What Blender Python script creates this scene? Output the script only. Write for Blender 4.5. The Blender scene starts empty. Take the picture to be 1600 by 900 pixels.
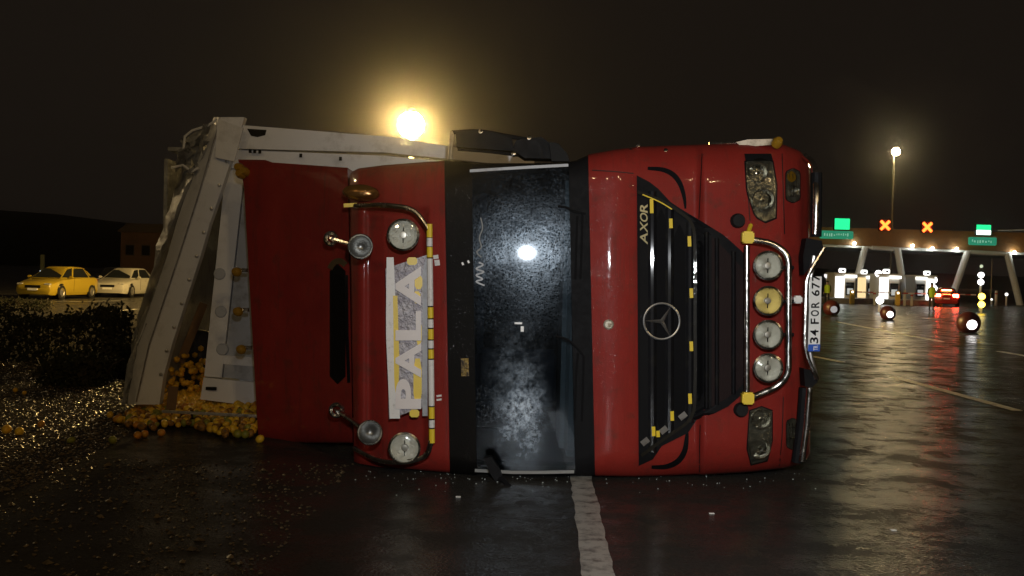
import bpy, bmesh, math, random
from mathutils import Vector, Matrix
random.seed(7)
C = bpy.context.scene
COL = C.collection
R = math.radians

# ------------------------------------------------------------------ camera, light, air
CAMZ = 1.5
cam_d = bpy.data.cameras.new('camera'); cam_d.sensor_width = 36; cam_d.lens = 36
cam_d.clip_end = 3000; cam_d.clip_start = 0.05
cam = bpy.data.objects.new('camera', cam_d); COL.objects.link(cam)
CM = Matrix.Rotation(R(90 - 0.645), 3, 'X') @ Matrix.Rotation(R(1.4), 3, 'Z')
cam.matrix_world = Matrix.Translation((0, 0, CAMZ)) @ CM.to_4x4()
C.camera = cam
C.view_settings.view_transform = 'Standard'; C.view_settings.look = 'None'
C.view_settings.exposure = 0; C.view_settings.gamma = 1
C.render.engine = 'CYCLES'
C.cycles.use_denoising = True
C.cycles.max_bounces = 8; C.cycles.diffuse_bounces = 3; C.cycles.glossy_bounces = 5
C.cycles.transparent_max_bounces = 12; C.cycles.transmission_bounces = 6; C.cycles.volume_bounces = 0
C.cycles.sample_clamp_indirect = 4.0; C.cycles.blur_glossy = 0.3
C.cycles.caustics_reflective = True

w = bpy.data.worlds.new('World'); C.world = w; w.use_nodes = True
nt = w.node_tree; nt.nodes.clear()
out = nt.nodes.new('ShaderNodeOutputWorld')
sky = nt.nodes.new('ShaderNodeTexSky'); sky.sky_type = 'NISHITA'; sky.sun_disc = False
sky.sun_elevation = R(-8); sky.sun_rotation = R(200)
b1 = nt.nodes.new('ShaderNodeBackground'); b1.inputs['Strength'].default_value = 0.05
b2 = nt.nodes.new('ShaderNodeBackground'); b2.inputs['Color'].default_value = (0.0105, 0.0078, 0.0058, 1); b2.inputs['Strength'].default_value = 0.85
ad = nt.nodes.new('ShaderNodeAddShader')
nt.links.new(sky.outputs[0], b1.inputs[0]); nt.links.new(b1.outputs[0], ad.inputs[0]); nt.links.new(b2.outputs[0], ad.inputs[1])
nt.links.new(ad.outputs[0], out.inputs[0])

def light(name, kind, loc, power, col, radius, target=None, angle=None, blend=0.5):
    d = bpy.data.lights.new(name, kind); d.energy = power; d.color = col; d.shadow_soft_size = radius
    o = bpy.data.objects.new(name, d); o.location = loc
    if target:
        o.rotation_euler = (Vector(target) - Vector(loc)).to_track_quat('-Z', 'Y').to_euler()
        d.spot_size = R(angle); d.spot_blend = blend
    COL.objects.link(o); return o
# the reporter's lamp on the camera (its mirror image is in the windscreen), street lamps behind the camera
light('camera_lamp', 'SPOT', (0.14, -0.1, 2.06), 980, (0.94, 0.97, 1.0), 0.05, (2.7, 8, 1.6), 78, 1.0)
for x, y, z, p_ in ((6.5, -11, 9.0, 520), (9.5, -16, 9.6, 620), (-3.0, -17, 10.0, 620), (-7.0, -9, 9.0, 380), (14.0, -4, 9.5, 420), (-21.0, 27, 9.0, 1100)):
    light('street_light', 'POINT', (x, y, z), p_, (1.0, 0.72, 0.36), 0.13)

# ------------------------------------------------------------------ helpers
def P(px, py, Y):
    d = CM @ Vector(((px - 800) / 1600, -(py - 450) / 1600, -1))
    k = Y / d.y
    return Vector((d.x * k, Y, CAMZ + d.z * k))
def G(px, py, z=0.0):
    d = CM @ Vector(((px - 800) / 1600, -(py - 450) / 1600, -1))
    k = (z - CAMZ) / d.z
    return Vector((d.x * k, d.y * k, z))

def link(o, parent=None):
    COL.objects.link(o)
    if parent is not None: o.parent = parent
    return o
def obj(name, bm, m, parent=None, smooth=False, angle=35, flip=True):
    me = bpy.data.meshes.new(name)
    if flip: bmesh.ops.recalc_face_normals(bm, faces=bm.faces)
    bm.to_mesh(me); bm.free()
    if isinstance(m, (list, tuple)):
        for x in m: me.materials.append(x)
    else: me.materials.append(m)
    if smooth:
        for p in me.polygons: p.use_smooth = True
        me.set_sharp_from_angle(angle=R(angle))
    o = bpy.data.objects.new(name, me); link(o, parent)
    if parent is not None and parent.type == 'EMPTY' and parent.get('_w'):
        o.location = -Vector(parent.location)
    return o
def tag(o, label=None, cat=None, group=None, kind=None):
    if label: o['label'] = label
    if cat: o['category'] = cat
    if group: o['group'] = group
    if kind: o['kind'] = kind
    return o
def thing(name, label, cat, loc=(0, 0, 0), rz=0, group=None, world=False):
    o = bpy.data.objects.new(name, None); o.empty_display_size = 0.2
    o.location = loc; o.rotation_euler = (0, 0, rz); COL.objects.link(o)
    if world: o['_w'] = 1
    return tag(o, label, cat, group)
def copy_tree(o, parent=None):
    c = o.copy(); COL.objects.link(c)
    if parent is not None: c.parent = parent
    for ch in list(o.children): copy_tree(ch, c)
    return c

def BM(): return bmesh.new()
def box(bm, c, s, rot=None):
    M = Matrix.Translation(c)
    if rot is not None: M = M @ rot.to_4x4()
    M = M @ Matrix.Diagonal((s[0], s[1], s[2], 1))
    return bmesh.ops.create_cube(bm, size=1, matrix=M)['verts']
def bevel(bm, off, seg=2):
    es = [e for e in bm.edges if len(e.link_faces) == 2 and e.calc_face_angle(0) > 0.5]
    bmesh.ops.bevel(bm, geom=es, offset=off, segments=seg, affect='EDGES', clamp_overlap=True)
def bbox(c, s, b=0.01, seg=2, rot=None):
    bm = BM(); box(bm, c, s, rot); bevel(bm, b, seg); return bm
def frame_of(d):
    d = d.normalized(); u = Vector((0, 0, 1)) if abs(d.z) < 0.9 else Vector((1, 0, 0))
    a = d.cross(u).normalized(); return a, d.cross(a).normalized()
def tube(bm, pts, r, seg=10, caps=True, r2=None):
    pts = [Vector(p) for p in pts]; rings = []; n = len(pts)
    a = None
    for i, p in enumerate(pts):
        d = (pts[min(i + 1, n - 1)] - pts[max(i - 1, 0)]).normalized()
        if a is None: a, b = frame_of(d)
        else:
            a = (a - d * a.dot(d)).normalized(); b = d.cross(a).normalized()
        rr = r if r2 is None else r + (r2 - r) * i / (n - 1)
        rings.append([bm.verts.new(p + (a * math.cos(t) + b * math.sin(t)) * rr) for t in [2 * math.pi * k / seg for k in range(seg)]])
    for i in range(n - 1):
        for k in range(seg):
            bm.faces.new((rings[i][k], rings[i][(k + 1) % seg], rings[i + 1][(k + 1) % seg], rings[i + 1][k]))
    if caps:
        bm.faces.new(rings[0]); bm.faces.new(rings[-1])
    return bm
def rounded(pts, rad, n=5):
    pts = [Vector(p) for p in pts]; res = [pts[0]]
    for i in range(1, len(pts) - 1):
        a, b, c = pts[i - 1], pts[i], pts[i + 1]
        d1 = (a - b); d2 = (c - b); k = min(rad, d1.length * .48, d2.length * .48)
        p0 = b + d1.normalized() * k; p1 = b + d2.normalized() * k
        for j in range(n + 1):
            t = j / n; res.append((1 - t) ** 2 * p0 + 2 * t * (1 - t) * b + t * t * p1)
    res.append(pts[-1]); return res
def lathe(bm, prof, M, seg=24):
    """prof: list of (r, h); axis = local z of M"""
    rings = []
    for r, h in prof:
        if r < 1e-5: rings.append([bm.verts.new(M @ Vector((0, 0, h)))])
        else: rings.append([bm.verts.new(M @ Vector((r * math.cos(2 * math.pi * k / seg), r * math.sin(2 * math.pi * k / seg), h))) for k in range(seg)])
    for A, B in zip(rings, rings[1:]):
        for k in range(seg):
            q = []
            for v in (A[k % len(A)], A[(k + 1) % seg % len(A)], B[(k + 1) % seg % len(B)], B[k % len(B)]):
                if v not in q: q.append(v)
            if len(q) > 2: bm.faces.new(q)
    return bm
def axis_M(loc, d):
    d = Vector(d).normalized(); a, b = frame_of(d)
    return Matrix.Translation(loc) @ Matrix((a, b, d)).transposed().to_4x4()
def prism(bm, poly, vec):
    vec = Vector(vec)
    a = [bm.verts.new(p) for p in poly]; b = [bm.verts.new(Vector(p) + vec) for p in poly]
    bm.faces.new(a); bm.faces.new(b[::-1]); n = len(a)
    for i in range(n): bm.faces.new((a[i], b[i], b[(i + 1) % n], a[(i + 1) % n]))
    return bm
def grid_mesh(bm, F, Bk):
    """closed slab from a front grid and a back grid of points (same size)"""
    nu, nv = len(F), len(F[0])
    f = [[bm.verts.new(p) for p in c] for c in F]; b = [[bm.verts.new(p) for p in c] for c in Bk]
    for i in range(nu - 1):
        for j in range(nv - 1):
            bm.faces.new((f[i][j], f[i + 1][j], f[i + 1][j + 1], f[i][j + 1]))
            bm.faces.new((b[i][j], b[i][j + 1], b[i + 1][j + 1], b[i + 1][j]))
    for i in range(nu - 1):
        bm.faces.new((f[i][0], b[i][0], b[i + 1][0], f[i + 1][0])); bm.faces.new((f[i][-1], f[i + 1][-1], b[i + 1][-1], b[i][-1]))
    for j in range(nv - 1):
        bm.faces.new((f[0][j], f[0][j + 1], b[0][j + 1], b[0][j])); bm.faces.new((f[-1][j], b[-1][j], b[-1][j + 1], f[-1][j + 1]))
    return bm

# ------------------------------------------------------------------ materials
def mat(name, col, rough=0.5, metal=0.0, bump=None, em=None, ems=0, coat=0, var=None, rvar=None, trans=0, alpha=1, spec=None, drops=None, dirt=None, streak=None):
    m = bpy.data.materials.new(name); m.use_nodes = True; n = m.node_tree.nodes; L = m.node_tree.links
    p = n['Principled BSDF']
    p.inputs['Base Color'].default_value = (*col, 1); p.inputs['Roughness'].default_value = rough; p.inputs['Metallic'].default_value = metal
    if coat: p.inputs['Coat Weight'].default_value = coat; p.inputs['Coat Roughness'].default_value = 0.06
    if spec is not None: p.inputs['Specular IOR Level'].default_value = spec
    if trans: p.inputs['Transmission Weight'].default_value = trans
    if alpha < 1: p.inputs['Alpha'].default_value = alpha
    if em: p.inputs['Emission Color'].default_value = (*em, 1); p.inputs['Emission Strength'].default_value = ems
    tc = n.new('ShaderNodeTexCoord')
    def noise(scale, detail=4, rg=0.6):
        t = n.new('ShaderNodeTexNoise'); t.inputs['Scale'].default_value = scale; t.inputs['Detail'].default_value = detail; t.inputs['Roughness'].default_value = rg
        L.new(tc.outputs['Object'], t.inputs['Vector']); return t
    last = None
    if var:   # (scale, colour2)
        t = noise(var[0]); r = n.new('ShaderNodeValToRGB'); r.color_ramp.elements[0].position = .35; r.color_ramp.elements[1].position = .68
        r.color_ramp.elements[0].color = (*col, 1); r.color_ramp.elements[1].color = (*var[1], 1)
        L.new(t.outputs['Fac'], r.inputs[0]); last = r.outputs[0]
    if dirt:  # (scale, colour, lo, hi)
        t = noise(dirt[0], 6, .7); r = n.new('ShaderNodeMapRange'); r.inputs[1].default_value = dirt[2]; r.inputs[2].default_value = dirt[3]
        L.new(t.outputs['Fac'], r.inputs[0])
        mx = n.new('ShaderNodeMix'); mx.data_type = 'RGBA'; mx.inputs[7].default_value = (*dirt[1], 1)
        if last: L.new(last, mx.inputs[6])
        else: mx.inputs[6].default_value = (*col, 1)
        L.new(r.outputs[0], mx.inputs[0]); last = mx.outputs[2]
    if streak:  # rain-washed grime running down (colour, strength)
        mp = n.new('ShaderNodeMapping'); mp.inputs['Scale'].default_value = (34, 8, 1.6); L.new(tc.outputs['Object'], mp.inputs[0])
        t = n.new('ShaderNodeTexNoise'); t.inputs['Scale'].default_value = 1; t.inputs['Detail'].default_value = 5; t.inputs['Roughness'].default_value = .65; L.new(mp.outputs[0], t.inputs['Vector'])
        t2 = noise(2.3, 3); ml = n.new('ShaderNodeMath'); ml.operation = 'MULTIPLY'
        r = n.new('ShaderNodeMapRange'); r.inputs[1].default_value = .5; r.inputs[2].default_value = .75; r.inputs[4].default_value = streak[1]; L.new(t.outputs['Fac'], r.inputs[0])
        r2 = n.new('ShaderNodeMapRange'); r2.inputs[1].default_value = .4; r2.inputs[2].default_value = .62; L.new(t2.outputs['Fac'], r2.inputs[0])
        L.new(r.outputs[0], ml.inputs[0]); L.new(r2.outputs[0], ml.inputs[1])
        mx = n.new('ShaderNodeMix'); mx.data_type = 'RGBA'; mx.inputs[7].default_value = (*streak[0], 1)
        if last: L.new(last, mx.inputs[6])
        else: mx.inputs[6].default_value = (*col, 1)
        L.new(ml.outputs[0], mx.inputs[0]); last = mx.outputs[2]
    if last: L.new(last, p.inputs['Base Color'])
    if rvar:  # (scale, lo, hi)
        t = noise(rvar[0]); r = n.new('ShaderNodeMapRange'); r.inputs[1].default_value = .35; r.inputs[2].default_value = .65
        r.inputs[3].default_value = rvar[1]; r.inputs[4].default_value = rvar[2]
        L.new(t.outputs['Fac'], r.inputs[0]); L.new(r.outputs[0], p.inputs['Roughness'])
    nrm = None
    def bmp(src, st, dist):
        nonlocal nrm
        bp = n.new('ShaderNodeBump'); bp.inputs['Strength'].default_value = st; bp.inputs['Distance'].default_value = dist
        L.new(src, bp.inputs['Height'])
        if nrm: L.new(nrm, bp.inputs['Normal'])
        nrm = bp.outputs[0]
    if bump:  # list of (scale, strength, distance)
        for s, st, dist in bump: bmp(noise(s).outputs['Fac'], st, dist)
    if drops:  # (scale, strength, distance): water beads
        v = n.new('ShaderNodeTexVoronoi'); v.inputs['Scale'].default_value = drops[0]; L.new(tc.outputs['Object'], v.inputs['Vector'])
        r = n.new('ShaderNodeMapRange'); r.inputs[1].default_value = 0.0; r.inputs[2].default_value = 0.32; r.inputs[3].default_value = 1; r.inputs[4].default_value = 0
        L.new(v.outputs['Distance'], r.inputs[0]); bmp(r.outputs[0], drops[1], drops[2])
    if nrm:
        L.new(nrm, p.inputs['Normal'])
        if coat: L.new(nrm, p.inputs['Coat Normal'])
    return m
def emit(name, col, s):
    m = bpy.data.materials.new(name); m.use_nodes = True; n = m.node_tree.nodes; n.clear()
    o = n.new('ShaderNodeOutputMaterial'); e = n.new('ShaderNodeEmission'); e.inputs[0].default_value = (*col, 1); e.inputs[1].default_value = s
    m.node_tree.links.new(e.outputs[0], o.inputs[0]); return m

RED = mat('red_paint', (0.29, 0.028, 0.020), .5, spec=.12, coat=.45, var=(2.2, (0.24, 0.022, 0.017)), streak=((.12, .03, .022), .8), dirt=(6, (0.11, .035, .024), .54, .82), rvar=(9, .42, .58), drops=(60, .4, .003), bump=[(1.6, .16, .04)])
BLACK = mat('black_plastic', (0.010, 0.010, 0.011), .6, spec=.09, rvar=(20, .5, .7), bump=[(90, .15, .002)])
GLOSSBLACK = mat('smoked_plastic', (0.006, 0.0055, 0.005), .6, spec=.08, coat=.22, drops=(55, .35, .003))
RUBBER = mat('rubber', (0.012, 0.012, 0.012), .75, spec=.25, bump=[(60, .3, .003)])
CHROME = mat('chrome', (0.72, 0.70, 0.66), .16, 1.0, drops=(90, .25, .002), dirt=(14, (.30, .27, .22), .5, .75), rvar=(12, .1, .3))
STEEL = mat('brushed_steel', (0.55, 0.53, 0.50), .35, .9, dirt=(10, (.22, .20, .17), .5, .7))
REFLECT = mat('lamp_reflector', (0.52, 0.51, 0.48), .12, 1.0, bump=[(18, .16, .01)])
FACET = mat('lamp_facets', (0.80, 0.80, 0.77), .25, .6, drops=(38, .6, .006), bump=[(28, .5, .01)])
BULB = mat('bulb_glass', (.9, .9, .88), .08)
AMBER = mat('amber_lens', (0.32, 0.17, 0.012), .25, coat=.8, drops=(40, .4, .005))
YTAPE = mat('yellow_reflective_tape', (0.92, 0.66, 0.03), .4, spec=.9, bump=[(60, .2, .002)])
WTAPE = mat('white_reflective_tape', (0.86, 0.84, 0.81), .4, spec=.9, dirt=(20, (.5, .47, .42), .55, .75))
BOARD = mat('mirror_film', (0.42, 0.40, 0.42), .45, .55, var=(11, (.24, .22, .25)), bump=[(26, .7, .02), (90, .3, .004)])
LETTERW = mat('letter_white', (0.86, 0.80, 0.78), .45)
TRAILERW = mat('trailer_white', (0.72, 0.71, 0.70), .42, dirt=(3.2, (.42, .40, .37), .52, .8), rvar=(6, .3, .6), bump=[(4, .15, .02)])
TRAILERG = mat('trailer_grey', (0.42, 0.43, 0.45), .42, dirt=(4, (.16, .15, .14), .5, .75), bump=[(5, .15, .02)])
TARP = mat('wet_tarpaulin', (0.42, 0.42, 0.42), .35, alpha=.72, dirt=(5, (.16, .155, .15), .46, .74), bump=[(6, .5, .05), (24, .4, .02)])
DARKIN = mat('dark_interior', (0.013, 0.0125, 0.012), .8, spec=.1, bump=[(10, .3, .02)])
DASH = mat('dashboard_grey', (0.26, 0.26, 0.25), .6, bump=[(50, .2, .003)])
SEAT = mat('seat_fabric', (0.04, 0.045, 0.06), .9, bump=[(60, .4, .004)])
PLATEW = mat('plate_white', (0.88, 0.88, 0.86), .38, spec=1.0)
PLATEB = mat('plate_blue', (0.02, 0.10, 0.50), .4)
INK = mat('black_ink', (0.006, 0.006, 0.007), .7, spec=.08)

# windscreen: tinted glass under rain film and road dirt, with a painted reflection low down
def windscreen_mat():
    m = bpy.data.materials.new('windscreen_glass'); m.use_nodes = True; n = m.node_tree.nodes; L = m.node_tree.links; n.clear()
    o = n.new('ShaderNodeOutputMaterial'); tc = n.new('ShaderNodeTexCoord')
    tr = n.new('ShaderNodeBsdfTransparent'); tr.inputs[0].default_value = (.50, .56, .60, 1)
    def noise(s, d=5, rg=.65):
        t = n.new('ShaderNodeTexNoise'); t.inputs['Scale'].default_value = s; t.inputs['Detail'].default_value = d; t.inputs['Roughness'].default_value = rg
        L.new(tc.outputs['Object'], t.inputs['Vector']); return t.outputs['Fac']
    def rng(src, a, b, c, d):
        r = n.new('ShaderNodeMapRange'); r.inputs[1].default_value = a; r.inputs[2].default_value = b; r.inputs[3].default_value = c; r.inputs[4].default_value = d
        L.new(src, r.inputs[0]); return r.outputs[0]
    v = n.new('ShaderNodeTexVoronoi'); v.inputs['Scale'].default_value = 62; L.new(tc.outputs['Object'], v.inputs['Vector'])
    bead = rng(v.outputs['Distance'], 0, .36, 1, 0)
    bp = n.new('ShaderNodeBump'); bp.inputs['Strength'].default_value = .5; bp.inputs['Distance'].default_value = .006; L.new(bead, bp.inputs['Height'])
    bp2 = n.new('ShaderNodeBump'); bp2.inputs['Strength'].default_value = .08; bp2.inputs['Distance'].default_value = .01; L.new(noise(22), bp2.inputs['Height']); L.new(bp.outputs[0], bp2.inputs['Normal'])
    g1 = n.new('ShaderNodeBsdfGlossy'); g1.inputs['Roughness'].default_value = .03; g1.inputs[0].default_value = (.9, .95, 1, 1)
    g2 = n.new('ShaderNodeBsdfGlossy'); g2.inputs['Roughness'].default_value = .17; g2.inputs[0].default_value = (.8, .9, 1, 1); L.new(bp2.outputs[0], g2.inputs['Normal'])
    fr = n.new('ShaderNodeFresnel'); fr.inputs[0].default_value = 1.5
    m1 = n.new('ShaderNodeMixShader'); L.new(fr.outputs[0], m1.inputs[0]); L.new(tr.outputs[0], m1.inputs[1]); L.new(g1.outputs[0], m1.inputs[2])
    m2 = n.new('ShaderNodeMixShader'); L.new(m1.outputs[0], m2.inputs[1]); L.new(g2.outputs[0], m2.inputs[2])
    f2 = rng(noise(3), .36, .74, .002, .010); L.new(f2, m2.inputs[0])
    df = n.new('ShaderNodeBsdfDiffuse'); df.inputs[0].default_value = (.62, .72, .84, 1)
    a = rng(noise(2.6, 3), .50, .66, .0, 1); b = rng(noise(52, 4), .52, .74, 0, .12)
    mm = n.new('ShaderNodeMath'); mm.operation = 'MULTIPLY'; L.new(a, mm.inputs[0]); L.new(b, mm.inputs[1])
    def blob(c, sx, sz, k, s1, lo, hi):      # rain-film speckle round the lamp image; lower ones paint a light reflection
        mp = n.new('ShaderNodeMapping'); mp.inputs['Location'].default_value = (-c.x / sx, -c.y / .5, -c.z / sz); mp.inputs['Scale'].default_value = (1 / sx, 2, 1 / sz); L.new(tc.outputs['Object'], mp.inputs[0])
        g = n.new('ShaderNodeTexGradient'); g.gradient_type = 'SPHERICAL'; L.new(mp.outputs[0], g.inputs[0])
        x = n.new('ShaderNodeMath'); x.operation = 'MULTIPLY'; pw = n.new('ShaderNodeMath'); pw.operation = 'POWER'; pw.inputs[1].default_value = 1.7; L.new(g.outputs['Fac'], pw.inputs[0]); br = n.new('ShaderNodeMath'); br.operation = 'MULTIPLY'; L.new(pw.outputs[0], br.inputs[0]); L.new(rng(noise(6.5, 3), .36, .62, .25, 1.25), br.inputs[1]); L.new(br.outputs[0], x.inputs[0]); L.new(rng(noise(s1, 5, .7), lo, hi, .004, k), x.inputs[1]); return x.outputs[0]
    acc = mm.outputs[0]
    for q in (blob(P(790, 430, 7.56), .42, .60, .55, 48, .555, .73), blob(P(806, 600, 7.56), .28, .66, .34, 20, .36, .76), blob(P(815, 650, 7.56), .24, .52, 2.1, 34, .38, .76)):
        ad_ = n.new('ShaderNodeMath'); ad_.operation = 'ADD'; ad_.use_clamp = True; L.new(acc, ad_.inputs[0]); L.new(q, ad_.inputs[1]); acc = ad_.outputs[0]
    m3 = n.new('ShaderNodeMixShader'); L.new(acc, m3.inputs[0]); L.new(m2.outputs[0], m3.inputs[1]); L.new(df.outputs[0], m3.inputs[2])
    L.new(m3.outputs[0], o.inputs[0]); return m
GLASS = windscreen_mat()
def clear_mat():
    m = bpy.data.materials.new('clear_lens'); m.use_nodes = True; n = m.node_tree.nodes; L = m.node_tree.links; n.clear()
    o = n.new('ShaderNodeOutputMaterial'); tc = n.new('ShaderNodeTexCoord')
    tr = n.new('ShaderNodeBsdfTransparent'); tr.inputs[0].default_value = (.88, .88, .84, 1)
    g = n.new('ShaderNodeBsdfGlossy'); g.inputs['Roughness'].default_value = .04
    v = n.new('ShaderNodeTexVoronoi'); v.inputs['Scale'].default_value = 45; L.new(tc.outputs['Object'], v.inputs['Vector'])
    bp = n.new('ShaderNodeBump'); bp.inputs['Strength'].default_value = .3; bp.inputs['Distance'].default_value = .004; L.new(v.outputs['Distance'], bp.inputs['Height']); L.new(bp.outputs[0], g.inputs['Normal'])
    mx = n.new('ShaderNodeMixShader'); mx.inputs[0].default_value = .06
    L.new(tr.outputs[0], mx.inputs[1]); L.new(g.outputs[0], mx.inputs[2]); L.new(mx.outputs[0], o.inputs[0]); return m
LENS = clear_mat()

def road_mat():
    m = bpy.data.materials.new('wet_asphalt'); m.use_nodes = True; n = m.node_tree.nodes; L = m.node_tree.links
    p = n['Principled BSDF']; tc = n.new('ShaderNodeTexCoord')
    def noise(s, d=4, rg=.6):
        t = n.new('ShaderNodeTexNoise'); t.inputs['Scale'].default_value = s; t.inputs['Detail'].default_value = d; t.inputs['Roughness'].default_value = rg
        L.new(tc.outputs['Object'], t.inputs['Vector']); return t.outputs['Fac']
    def rng(src, a, b, c, d):
        r = n.new('ShaderNodeMapRange'); r.inputs[1].default_value = a; r.inputs[2].default_value = b; r.inputs[3].default_value = c; r.inputs[4].default_value = d
        L.new(src, r.inputs[0]); return r.outputs[0]
    cr = n.new('ShaderNodeValToRGB'); cr.color_ramp.elements[0].position = .3; cr.color_ramp.elements[0].color = (.030, .028, .026, 1)
    cr.color_ramp.elements[1].position = .7; cr.color_ramp.elements[1].color = (.062, .058, .052, 1)
    L.new(noise(38, 6, .75), cr.inputs[0]); L.new(cr.outputs[0], p.inputs['Base Color'])
    wet = rng(noise(.3, 6, .7), .25, .75, 0, 1)          # 0 = standing water film, 1 = damp chippings
    r = n.new('ShaderNodeMapRange'); r.inputs[3].default_value = .15; r.inputs[4].default_value = .30; L.new(wet, r.inputs[0]); L.new(r.outputs[0], p.inputs['Roughness'])
    st = n.new('ShaderNodeMapRange'); st.inputs[3].default_value = .18; st.inputs[4].default_value = .5; L.new(wet, st.inputs[0])
    v = n.new('ShaderNodeTexVoronoi'); v.inputs['Scale'].default_value = 55; L.new(tc.outputs['Object'], v.inputs['Vector'])
    b1 = n.new('ShaderNodeBump'); b1.inputs['Distance'].default_value = .006; L.new(v.outputs['Distance'], b1.inputs['Height']); L.new(st.outputs[0], b1.inputs['Strength'])
    b2 = n.new('ShaderNodeBump'); b2.inputs['Distance'].default_value = .02; b2.inputs['Strength'].default_value = .12; L.new(noise(7), b2.inputs['Height']); L.new(b1.outputs[0], b2.inputs['Normal'])
    dfz = n.new('ShaderNodeBsdfDiffuse'); L.new(cr.outputs[0], dfz.inputs[0]); L.new(b2.outputs[0], dfz.inputs['Normal'])
    mx = n.new('ShaderNodeMixShader'); L.new(rng(noise(1.6, 7, .75), .38, .60, .18, .86), mx.inputs[0]); L.new(p.outputs[0], mx.inputs[1]); L.new(dfz.outputs[0], mx.inputs[2]); L.new(mx.outputs[0], n['Material Output'].inputs[0])
    L.new(b2.outputs[0], p.inputs['Normal']); p.inputs['Specular IOR Level'].default_value = .4
    return m
ROAD = road_mat()
LINE = mat('worn_road_paint', (.52, .50, .45), .4, dirt=(9, (.10, .095, .085), .47, .66), bump=[(70, .5, .005)])
CONC = mat('concrete', (.20, .19, .17), .6, dirt=(2, (.09, .085, .075), .45, .7), bump=[(20, .3, .01)])

# ------------------------------------------------------------------ setting
bm = BM(); s = 1800
NG = 1
vs = [bm.verts.new(p) for p in ((-s, -60, 0), (s, -60, 0), (s, 1800, 0), (-s, 1800, 0))]; bm.faces.new(vs)
tag(obj('road', bm, ROAD), kind='structure')
def flat(name, pts, z, m, kind='structure', n=0):
    bm = BM(); bm.faces.new([bm.verts.new(Vector((p.x, p.y, z))) for p in pts]); o = obj(name, bm, m); o['kind'] = kind; return o
def strip(name, pa, pb, wid, z=.004, jag=0.0):
    a, b = G(*pa), G(*pb); d = (b - a); n = max(2, int(d.length / .12)) if jag else 1
    t = Vector((-d.y, d.x, 0)).normalized() * wid / 2; bm = BM(); L_, R_ = [], []
    for i in range(n + 1):
        q = a + d * i / n
        L_.append(bm.verts.new(Vector((q.x, q.y, z)) + t * (1 + random.uniform(-jag, jag)))); R_.append(bm.verts.new(Vector((q.x, q.y, z)) - t * (1 + random.uniform(-jag, jag))))
    for i in range(n): bm.faces.new((L_[i], R_[i], R_[i + 1], L_[i + 1]))
    o = obj(name, bm, LINE); o['kind'] = 'structure'; return o
strip('lane_marking', (906, 735), (946, 960), .165, jag=.10)
strip('lane_marking', (1392, 588), (1590, 642), .15, jag=.08)
strip('lane_marking', (1308, 503), (1472, 534), .15, jag=.05)
strip('lane_marking', (1270, 557), (1316, 566), .15)
strip('lane_marking', (1560, 549), (1660, 566), .15)
strip('lane_marking', (1376, 487), (1392, 489), .5)
strip('lane_marking', (1445, 497), (1468, 499), .5)
strip('lane_marking', (150, 489), (215, 483), .16)
strip('lane_marking', (120, 548), (200, 541), .14)
strip('lane_marking', (-60, 474), (190, 470), .2)

# far hills, dark against the lit haze
HILL = mat('hillside', (.030, .034, .022), .95, var=(.02, (.05, .045, .03)))
bm = BM(); prev = None
prof = [(-640, 262), (-400, 275), (-150, 288), (0, 295), (90, 303), (180, 318), (260, 328), (400, 340), (600, 352), (800, 372), (1000, 392), (1300, 410), (1700, 430), (2300, 440)]
for px, py in prof:
    p = P(px, py, 1600)
    a = bm.verts.new((p.x * .9, 1440, -1)); b = bm.verts.new((p.x * .95, 1510, max(p.z * .40, .5))); c = bm.verts.new((p.x, 1600, max(p.z * .72, 1)))
    if prev:
        for k in range(2): bm.faces.new((prev[k], prev[k + 1], (a, b, c)[k + 1], (a, b, c)[k]))
    prev = (a, b, c)
tag(obj('hills', bm, HILL, smooth=True), kind='structure')

# dim building beyond the parked cars
bt = thing('roadside_building', 'low reddish building dimly lit behind the white parked car, left of the trailer', 'building', G(226, 432), world=True)
WALLR = mat('ochre_render', (.10, .05, .032), .85, dirt=(.6, (.06, .032, .02), .45, .7)); ROOFD = mat('dark_roof', (.05, .035, .03), .8)
c = P(228, 400, 108)
obj('wall', bbox((c.x, 112, 2.6), (5.4, 8, 5.2), .05), WALLR, bt)
bm = BM(); prism(bm, [Vector((c.x - 3.0, 107.6, 5.2)), Vector((c.x + 3.0, 107.6, 5.2)), Vector((c.x + 2.2, 107.6, 6.1)), Vector((c.x - 1.9, 107.6, 6.1))], (0, 8.8, 0)); obj('roof', bm, ROOFD, bt)
for k in range(3):
    f = obj('window', bbox((c.x - 1.7 + k * 1.7, 107.97, 3.3), (1.0, .08, 1.2), .02), ROOFD, bt); obj('pane', bbox((c.x - 1.7 + k * 1.7, 107.92, 3.3), (.8, .03, 1.0), .01), GLOSSBLACK, f)

# ------------------------------------------------------------------ the overturned lorry
ST = [(545, 276, 726, 8.12, .20), (550, 268, 731, 7.98, .20), (560, 263, 735, 7.87, .20), (600, 258, 740, 7.72, .2), (650, 254, 742, 7.63, .2),
      (695, 251, 743, 7.58, .18), (735, 255, 743, 7.57, .12), (890, 255, 745, 7.55, .12), (920, 241, 745, 7.52, .18), (960, 234, 746, 7.52, .2), (1000, 229, 747, 7.53, .22),
      (1090, 226, 743, 7.56, .26), (1170, 223, 738, 7.58, .30), (1225, 226, 732, 7.62, .32), (1250, 236, 726, 7.70, .32), (1262, 248, 716, 7.86, .3), (1267, 258, 706, 8.05, .3)]
def station(px):
    px = max(ST[0][0], min(ST[-1][0], px))
    for a, b in zip(ST, ST[1:]):
        if px <= b[0]:
            t = (px - a[0]) / (b[0] - a[0]); return [a[i] + (b[i] - a[i]) * t for i in range(5)]
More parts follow.
